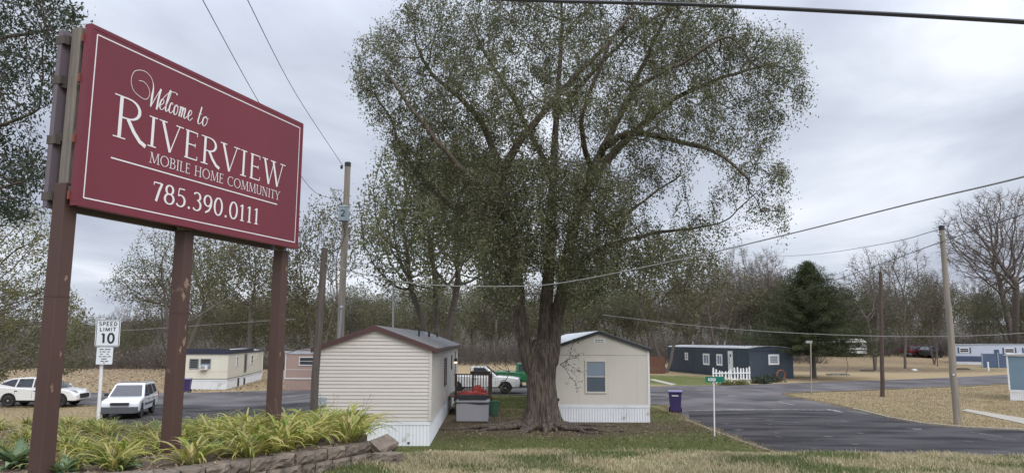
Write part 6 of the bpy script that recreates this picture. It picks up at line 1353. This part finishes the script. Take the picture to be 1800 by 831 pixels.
# ---- generic trees (local coordinates, base at 0) ----
def gen_tree(seed, H_, crown_c, crown_r, n_att, leafm, twigm, barkm, D_=.42, kill=.75, infl=3, stems=1, fork=2.5, n_leaf=8, spread=.4, size=.16, tip=.02, p=2.3, twig_n=0, twig_L=.7, twig_r=.01, keep=1., ratio=.55, droop=.3, grav=0., lobes=7, lean=0, tip_r=None, hollow=.35):
    rg = np.random.default_rng(seed); nodes = []; par = []
    for s in range(stems):
        a = 2*math.pi*s/max(stems, 1)+rg.uniform(0, 1); prev = -1 if s == 0 else 0
        if s == 0: nodes.append(np.array([0, 0, 0.])); par.append(-1); prev = 0
        spread_ = .0 if stems == 1 else .32
        p_ = np.array([0, 0, 0.]); n_ = int((H_*.42)/D_)
        for k in range(n_):
            p_ = p_+np.array([math.cos(a)*spread_*D_+lean*D_, math.sin(a)*spread_*D_, D_])+rg.normal(0, .04, 3); nodes.append(p_); par.append(prev); prev = len(nodes)-1
    cc = np.array(crown_c); cr = np.array(crown_r); lc = []; 
    for _ in range(lobes):
        d = rg.normal(0, 1, 3); d /= np.linalg.norm(d); lc.append((cc+cr*d*rg.uniform(.35, .62), cr*rg.uniform(.38, .62)))
    att = []
    while len(att) < n_att:
        c, r_ = lc[rg.integers(lobes)]; d = rg.normal(0, 1, 3); d /= np.linalg.norm(d); q = c+r_*d*rg.uniform(hollow, 1)**.5
        if q[2] > fork*.6: att.append(q)
    a_, b_ = colonize(nodes, par, att, D_, infl, kill, rng=rg, grav=grav, jit=.2, iters=80); r = radii(a_, b_, tip, p)
    return tree_meshes(a_, b_, r, barkm, twigm, leafm, rg, split=max(.05, tip*1.8), n_leaf=n_leaf, spread=spread, size=size, tip_r=tip_r or tip*1.6, twig_n=twig_n, twig_L=twig_L, twig_r=twig_r, keep=keep, ratio=ratio, droop=droop, center=cc)
def place(meshes, name, label, loc, rot=0, s=(1, 1, 1), group=None, cat='tree'):
    o = thing(name, label, cat, loc, rot, group, local=True); o.scale = s if hasattr(s, '__len__') else (s,)*3
    link('trunk', meshes[0], o); link('crown', meshes[1], o); return o
VL = [gen_tree(100+i, 14, (0, 0, 9.3), (5.2, 5.2, 5.0), 1100, M['leaf_grey' if i % 2 else 'leaf_olive'], M['twig_grey'], M['bark_grey'], stems=2+i % 2, n_leaf=14, spread=.46, size=.25, twig_n=2, twig_L=.9, twig_r=.012, keep=.85) for i in range(3)]
VD = [gen_tree(110+i, 14, (0, 0, 8.6), (4.8, 4.8, 5.4), 1300, M['leaf_olive'], M['twig_dark'], M['bark_grey'], stems=2, n_leaf=20, spread=.5, size=.25, twig_n=1, keep=.95) for i in range(2)]
VB = [gen_tree(120+i, 15, (0, 0, 9.8), (4.6, 4.6, 5.6), 1500, M['leaf_grey'], M['twig_brown' if i % 2 else 'twig_grey'], M['bark_grey'], stems=1+i % 2, n_leaf=(0, 3, 2)[i], spread=.5, size=.2, twig_n=6, twig_L=1.1, twig_r=.012, tip=.018, D_=.4, kill=.6) for i in range(3)]
VY = [gen_tree(130, 9, (0, 0, 5.5), (3.8, 3.8, 4.2), 900, M['leaf_yellow'], M['twig_brown'], M['bark_grey'], stems=3, n_leaf=12, spread=.35, size=.15, keep=.95)]
# specific trees
def at_px(px_, d): 
    q = P(px_, 600, d); return (q[0], q[1], float(gz(q[0], q[1])))
willow = gen_tree(140, 15, (0, 0, 10), (6.3, 5.5, 5.8), 2600, M['leaf_pale'], M['twig_dark'], M['bark_grey'], D_=.36, kill=.55, stems=3, n_leaf=26, spread=.38, size=.18, twig_n=1, keep=.9, lobes=16, droop=.8, tip_r=.03)
place(willow, 'willow_tree', 'grey green spreading tree with forked trunks behind the tan home', (*at_px(772, 53)[:2], 0), 1.2, (1.3, 1.15, 1.24))
sparse = gen_tree(150, 15, (0, 0, 9.8), (8.2, 6, 5.2), 2200, M['leaf_grey'], M['twig_dark'], M['bark_grey'], D_=.42, kill=.62, stems=2, n_leaf=16, spread=.40, size=.19, twig_n=2, twig_L=.9, keep=.85, lobes=14)
place(sparse, 'broadleaf_tree', 'wide airy tree with curling limbs seen left of the middle sign post', at_px(318, 88), .4, (1.12, 1, 1.15))
place(VD[0], 'broadleaf_tree', 'tall olive tree behind the yellow home, between middle and right sign posts', at_px(440, 74), .9, (1.2, 1.1, 1.3))
place(VL[0], 'broadleaf_tree', 'tall grey green tree with dark trunk just right of the right sign post', at_px(560, 78), 2.0, (1.1, 1.0, 1.4))
place(VD[1], 'broadleaf_tree', 'leaning olive tree hanging over the left end of the navy home', at_px(1170, 80), 3.0, (1.35, 1.2, 1.18))
place(VL[2], 'broadleaf_tree', 'olive tree behind the navy home roof', at_px(1262, 92), .5, (1.2, 1.1, 1.12))
place(VB[0], 'bare_tree', 'tall bare tree left of the cedar top', at_px(1345, 102), 1.1, (1.0, 1.0, 1.08)); place(VB[1], 'bare_tree', 'bare brown tree between the big elm and the cedar', at_px(1302, 108), 2.1, (.85, .85, 1.05))
twin = gen_tree(160, 14, (0, 0, 9.2), (4.6, 4.2, 4.8), 1300, M['leaf_grey'], M['twig_brown'], M['bark_grey'], stems=2, n_leaf=5, spread=.4, size=.2, twig_n=5, twig_L=1.0, keep=.6, p=1.95)
place(twin, 'bare_tree', 'nearly bare tree with two trunks right of the cedar', at_px(1535, 88), .3, (.95, .95, 1.05))
place(VB[2], 'bare_tree', 'nearly bare tree with clustered trunks left of the far red car', at_px(1588, 92), 1.6, (.9, .9, .98))
place(VD[0], 'broadleaf_tree', 'olive green tree directly left of the leaning grey pole', at_px(1640, 99), 2.5, (.82, .82, .95))
bigbare = gen_tree(170, 22, (0, 0, 14.5), (10.5, 8, 8.2), 3600, M['leaf_grey'], M['twig_brown'], M['bark_grey'], D_=.5, kill=.62, infl=4, stems=2, n_leaf=0, twig_n=4, twig_L=1.15, twig_r=.014, tip=.022, p=2.05, lobes=16, fork=5)
place(bigbare, 'bare_tree', 'very large bare tree with thick crooked limbs at the right edge', at_px(1782, 109), .6, (1.22, 1.1, 1.16))
# cedar
def cedar(seed, H_, Rb):
    rg = np.random.default_rng(seed); mb = MB(); mb.tube([(0, 0, 0), (.05, 0, H_*.5), (0, 0, H_*.96)], [.30, .16, .02], 10); tv = None
    o = mb.build('trunk', M['bark_grey'], None, smooth=True); tm = o.data; bpy.data.objects.remove(o)
    sprays = []; V_, F_ = [], []; off = 0; z = 2.4; mb = MB()
    while z < H_*.985:
        t = (z-2.4)/(H_-2.4); R_ = Rb*(1-t)**.95*(.86+.14*min(1, t/.15))*(1+.13*math.sin(z*2.1))+.06; nb = 11 if t < .8 else 6; a0 = rg.uniform(0, 6)
        for k in range(nb):
            a = a0+2*math.pi*k/nb+rg.uniform(-.25, .25); L = R_*rg.uniform(.5, 1.15); rise = .30 if t > .5 else .05-.10*(1-t); pts = []
            for j in range(5): s = j/4; pts.append((math.cos(a)*L*s, math.sin(a)*L*s, z+L*(.02+.32*t)*s-.18*L*s*s*(1-t)+.12*L*s**3))
            mb.tube(pts, [.05*(1-t)+.012, .03, .02, .012, .005], 4, cap=False)
            for s in np.linspace(.25, 1, int(4+L*3.2)):
                c = np.array([np.interp(s, np.linspace(0, 1, 5), [p[q] for p in pts]) for q in range(3)]); sprays.append(c+rg.normal(0, .12, 3)*[1, 1, .5])
        z += .27*(1 if t < .8 else .8)
    sp_ = np.array(sprays); lv = leaves(sp_, 34, .17, .17, rg, .20, .15, .55); V0 = np.array(mb.v); F0 = np.array(mb.f)
    cm = fastmesh('crown', np.concatenate([V0, lv]), np.full(len(F0)+len(lv)//4, 4), np.concatenate([F0.ravel(), np.arange(len(lv))+len(V0)]), [M['twig_dark'], M['leaf_cedar']], np.r_[np.zeros(len(F0)), np.ones(len(lv)//4)])
    return tm, cm
cdr = G(1430, 664); place(cedar(5, 10.9, 7.8), 'cedar_tree', 'dark green conical cedar standing beside the navy home', (cdr[0], cdr[1], 0))
q = P(1487, 641, 74); o = thing('young_tree', 'small slim dark tree in front of the white camper', 'tree', (q[0], q[1], 0), local=True); sm = gen_tree(180, 2.6, (0, 0, 2.2), (.6, .6, .8), 120, M['leaf_dark'], M['twig_dark'], M['bark_grey'], D_=.15, kill=.2, n_leaf=8, spread=.14, size=.1, tip=.008); link('trunk', sm[0], o); link('crown', sm[1], o); o.scale = (1.2, 1.2, 1.1)
q = at_px(1645, 96); place(VB[1], 'bare_tree', 'single thin trunk right of the clustered trunks', q, 0, (.4, .4, .8))

# near overhanging tree at the far left
def near_tree():
    rg = np.random.default_rng(77); TD_ = 15.; tb = np.array([P(-330, 600, TD_)[0], TD_, 0.9]); n0 = []; pr = []
    for k in range(16): n0.append(tb+np.array([.03*k, 0, .45*k])); pr.append(k-1)
    lim = [[(-300, 420, 0), (-180, 330, -.5), (-60, 250, -.8), (30, 210, -1), (90, 190, -1.1)], [(-310, 300, .2), (-180, 180, .3), (-60, 90, .3), (40, 60, .4), (110, 50, .4)], [(-310, 200, 0), (-200, 60, .6), (-80, -20, 1), (60, -60, 1.2)], [(-290, 460, 0), (-180, 400, -.8), (-80, 360, -1.2), (0, 330, -1.4), (60, 320, -1.4)]]
    for l in lim:
        p3 = spline([P(x, y, TD_+dy) for x, y, dy in l], 4); N0 = np.array(n0); prev = int(np.argmin(np.linalg.norm(N0-p3[0], axis=1)))
        cm = np.r_[0, np.cumsum(np.linalg.norm(np.diff(p3, axis=0), axis=1))]
        for s_ in np.arange(0, cm[-1], .22): n0.append(np.array([np.interp(s_, cm, p3[:, k]) for k in range(3)])+rg.normal(0, .02, 3)); pr.append(prev); prev = len(n0)-1
    polys = [[(-420, -120), (70, -110), (110, -20), (140, 18), (142, 60), (112, 90), (120, 150), (92, 185), (60, 205), (8, 215), (-100, 230), (-420, 300)], [(-420, 240), (-60, 220), (0, 225), (52, 245), (92, 270), (100, 330), (60, 350), (52, 385), (20, 392), (-40, 400), (-200, 470), (-420, 470)]]
    att = []
    for pl, n_ in zip(polys, (1500, 900)):
        xs_ = rg.uniform(-420, 145, 9000); ys_ = rg.uniform(-120, 480, 9000); k = inside(xs_, ys_, pl); hole = np.exp(-(((xs_-40)/26)**2+((ys_-165)/16)**2)) > .5; k &= ~hole; k &= (rg.random(len(xs_)) < np.where(xs_ > -30, 1, .45))
        att += [P(x, y, TD_+rg.normal(0, 1.3)) for x, y in zip(xs_[k][:n_], ys_[k][:n_])]
    a_, b_ = colonize(n0, pr, att, .17, 1.6, .22, rng=rg, jit=.2, grav=.05, iters=80); r = radii(a_, b_, .006, 2.3)
    w_, c_ = tree_meshes(a_, b_, r, M['bark'], M['twig_dark'], M['leaf_dark'], rg, split=.025, n_leaf=13, spread=.12, size=.085, ratio=.45, tip_r=.012, twig_n=1, twig_L=.3, twig_r=.003, droop=.6)
    o = thing('overhanging_tree', 'dark leafy tree reaching in over the top left corner behind the sign', 'tree', tb); link('trunk', shift(w_, tb), o); link('crown', shift(c_, tb), o)
near_tree()
def shrub_tree(seed, D0, poly, n_att, base_px, leafm, label, name='shrub_tree', size=.085, dens=9, dd=1.3, D_=.2):
    rg = np.random.default_rng(seed); b_ = P(base_px, 640, D0); tb = np.array([b_[0], D0, float(gz(b_[0], D0))]); n0 = [tb+np.array([0, 0, .25*k]) for k in range(7)]; pr = [k-1 for k in range(7)]
    x0, y0 = np.min(poly, 0); x1, y1 = np.max(poly, 0); xs_ = rg.uniform(x0, x1, 20000); ys_ = rg.uniform(y0, y1, 20000); k = inside(xs_, ys_, poly); att = [P(x, y, D0+rg.normal(0, dd)) for x, y in zip(xs_[k][:n_att], ys_[k][:n_att])]
    att = [a for a in att if a[2] > float(gz(a[0], a[1]))+.15]
    a_, b2 = colonize(n0, pr, att, D_, 2.5, D_*1.35, rng=rg, jit=.25, iters=80); r = radii(a_, b2, .007, 2.3)
    w_, c_ = tree_meshes(a_, b2, r, M['bark_grey'], M['twig_brown'], leafm, rg, split=.03, n_leaf=dens, spread=.15, size=size, ratio=.5, tip_r=.014, twig_n=1, twig_L=.35, twig_r=.004)
    o = thing(name, label, 'tree', tb); link('trunk', shift(w_, tb), o); link('crown', shift(c_, tb), o)
shrub_tree(201, 24, [(-200, 330), (-40, 350), (40, 372), (80, 360), (120, 420), (96, 470), (150, 520), (150, 560), (110, 600), (60, 560), (-200, 640)], 1500, -110, M['leaf_yellow'], 'yellow green small tree behind the left sign post')
shrub_tree(202, 47, [(-260, 500), (-60, 470), (40, 500), (120, 520), (165, 560), (160, 640), (120, 662), (70, 650), (0, 668), (-120, 690), (-260, 690)], 2300, -60, M['leaf_olive'], 'dense dark green thicket tree above the white crossover', size=.17, dens=12, dd=2.2, D_=.34)

# woods filling the background, each tree its own
rg = np.random.default_rng(99); kinds = [(VL, 'broadleaf_tree', 'grey green tree in the woods beyond the homes', 'leafy trees of the far woods'), (VD, 'broadleaf_tree', 'dense olive tree in the woods beyond the homes', 'olive trees of the far woods'), (VB, 'bare_tree', 'bare brown tree in the woods beyond the homes', 'bare trees of the far woods')]
cnt = 0
for row, (d_, step) in enumerate(((104, 5.2), (116, 4.6), (130, 4.4), (146, 4.6))):
    x = -d_*.80
    while x < d_*.86:
        px_ = 900+x/d_*1300; y = d_+rg.uniform(-4, 4); x_j = x+rg.uniform(-1.6, 1.6)
        # keep open ground left of x=180 px low, bare mix to the right
        if px_ > 1280: k_ = rg.choice([0, 1, 2], p=[.30, .18, .52])
        elif px_ < 640: k_ = rg.choice([0, 1, 2], p=[.5, .25, .25])
        else: k_ = rg.choice([0, 1, 2], p=[.45, .25, .30])
        st, nm, lab, grp = kinds[k_]; hs = rg.uniform(.68, .98)
        if px_ < 190: hs *= .50
        elif px_ < 330: hs *= .72
        elif 1400 < px_ < 1700: hs *= .92
        if 1560 < px_ < 1660 and row == 0: x += step; continue
        if px_ > 1440 and row == 0 and px_ < 1800: y += 17
        zone = 'beyond the left field' if px_ < 190 else 'behind the yellow home' if px_ < 560 else 'behind the tan home' if px_ < 870 else 'behind the cream home' if px_ < 1150 else 'behind the navy home' if px_ < 1400 else 'beyond the right field'
        lab = lab.replace('beyond the homes', zone); grp = grp+' '+zone
        place(st[rg.integers(len(st))], nm, lab, (x_j, y, float(gz(x_j, y))-.1), rg.uniform(0, 6.28), (hs*rg.uniform(.9, 1.2), hs*1.05, hs), grp); cnt += 1
        x += step*rg.uniform(.8, 1.25)
# brush at the foot of the woods
def brush(n_, x, y, hmax, name, label, leafm, seed):
    rg = np.random.default_rng(seed); z = gz(x, y); base = np.stack([x, y, z], 1); V1, Q1, T1 = twigs(base, 4, hmax, .022, rg, up=1.6); tips = base+np.stack([rg.normal(0, .5, n_), rg.normal(0, .5, n_), rg.random(n_)*hmax*1.1], 1); lv = leaves(tips, 7, .5, .26, rg, .5); k = len(lv)//4
    me = fastmesh(name, np.concatenate([V1, lv]), np.r_[np.full(len(Q1), 4), np.full(len(T1), 3), np.full(k, 4)], np.r_[Q1.ravel(), T1.ravel(), np.arange(k*4)+len(V1)], [M['twig_brown'], leafm], np.r_[np.zeros(len(Q1)+len(T1)), np.ones(k)])
    return struct(link(name, me), 'stuff', label)
n_ = 7500; x = RNG.uniform(-110, 112, n_); y = RNG.uniform(99, 128, n_); y = np.where((x > 42), y+14, y); y = np.where(x < -20, y-3, y)
brush(n_, x, y, 4.2, 'undergrowth', 'brown brush and saplings at the foot of the far woods', M['leaf_olive'], 7)
n_ = 420; x = RNG.uniform(-75, -22, n_); y = RNG.normal(101, .9, n_); brush(n_, x, y, 1.9, 'undergrowth', 'low tan weeds along the far edge of the left field', M['dry'], 8)
# shrubs and debris near the navy home
for px_, py_, s, lab, m_ in ((1345, 672, .9, 'low dark green bush by the front corner of the navy home', 'leaf_dark'), (1336, 674, .6, 'small dark bush left of the corner bush at the navy home', 'leaf_dark'), (1362, 671, .7, 'dark bush beside the rusty ring at the navy home', 'leaf_dark'), (1278, 677, .45, 'low yellow green tuft at the foot of the picket fence', 'leaf_yellow'), (1302, 676, .45, 'second yellow green tuft along the picket fence', 'leaf_yellow')):
    q = G(px_, py_); rg2 = np.random.default_rng(int(px_)); c = rg2.normal(0, .5, (90, 3))*[1.2, .7, .35]+[0, 0, .3]; c[:, 2] = np.abs(c[:, 2]); lv = leaves(c*s, 9, .14, .13, rg2, .5); lv[:, 2] = np.abs(lv[:, 2]); k = len(lv)//4
    V1, Q1, T1 = twigs(np.zeros((26, 3)), 1, .8*s, .012, rg2, up=.9)
    me = fastmesh('foliage', np.concatenate([V1, lv]), np.r_[np.full(len(Q1), 4), np.full(len(T1), 3), np.full(k, 4)], np.r_[Q1.ravel(), T1.ravel(), np.arange(k*4)+len(V1)], [M['twig_dark'], M[m_]], np.r_[np.zeros(len(Q1)+len(T1)), np.ones(k)])
    o = thing('bush', lab, 'bush', (q[0], q[1], 0), local=True); link('foliage', me, o)
q = G(1371, 668); o = thing('fire_ring', 'rusty round metal ring leaning by the navy home corner', 'fire ring', (q[0], q[1]-.3, 0), .3, local=True); mb = MB(); mb.tube([(.42*math.cos(t), 0, .46+.42*math.sin(t)) for t in np.linspace(0, 2*math.pi, 25)], .07, 8, cap=False); mb.build('ring', M['rust'], o)
for i, (px_, py_, w_, lab) in enumerate(((1473, 659, 2.2, 'pale board lying in the field right of the cedar'), (1525, 652, 1.5, 'dark plank lying in the field below the twin trunks'), (1692, 649, 1.6, 'dark plank lying in the far field right of the leaning pole'), (1607, 651, .5, 'small white scrap in the middle of the far field'))):
    q = G(px_, py_); z = float(gz(q[0], q[1])); m_ = ('chalk', 'dark_wood', 'dark_wood', 'white_paint')[i]; o = thing('board_scrap', lab, 'board', (q[0], q[1], z)); mb = MB(); mb.box((q[0]-w_/2, q[1]-.25, z), (q[0]+w_/2, q[1]+.25, z+.14)); mb.box((q[0]-w_*.3, q[1]-.1, z+.142), (q[0]+w_*.4, q[1]+.2, z+.2)); mb.build('boards', M[m_], o)
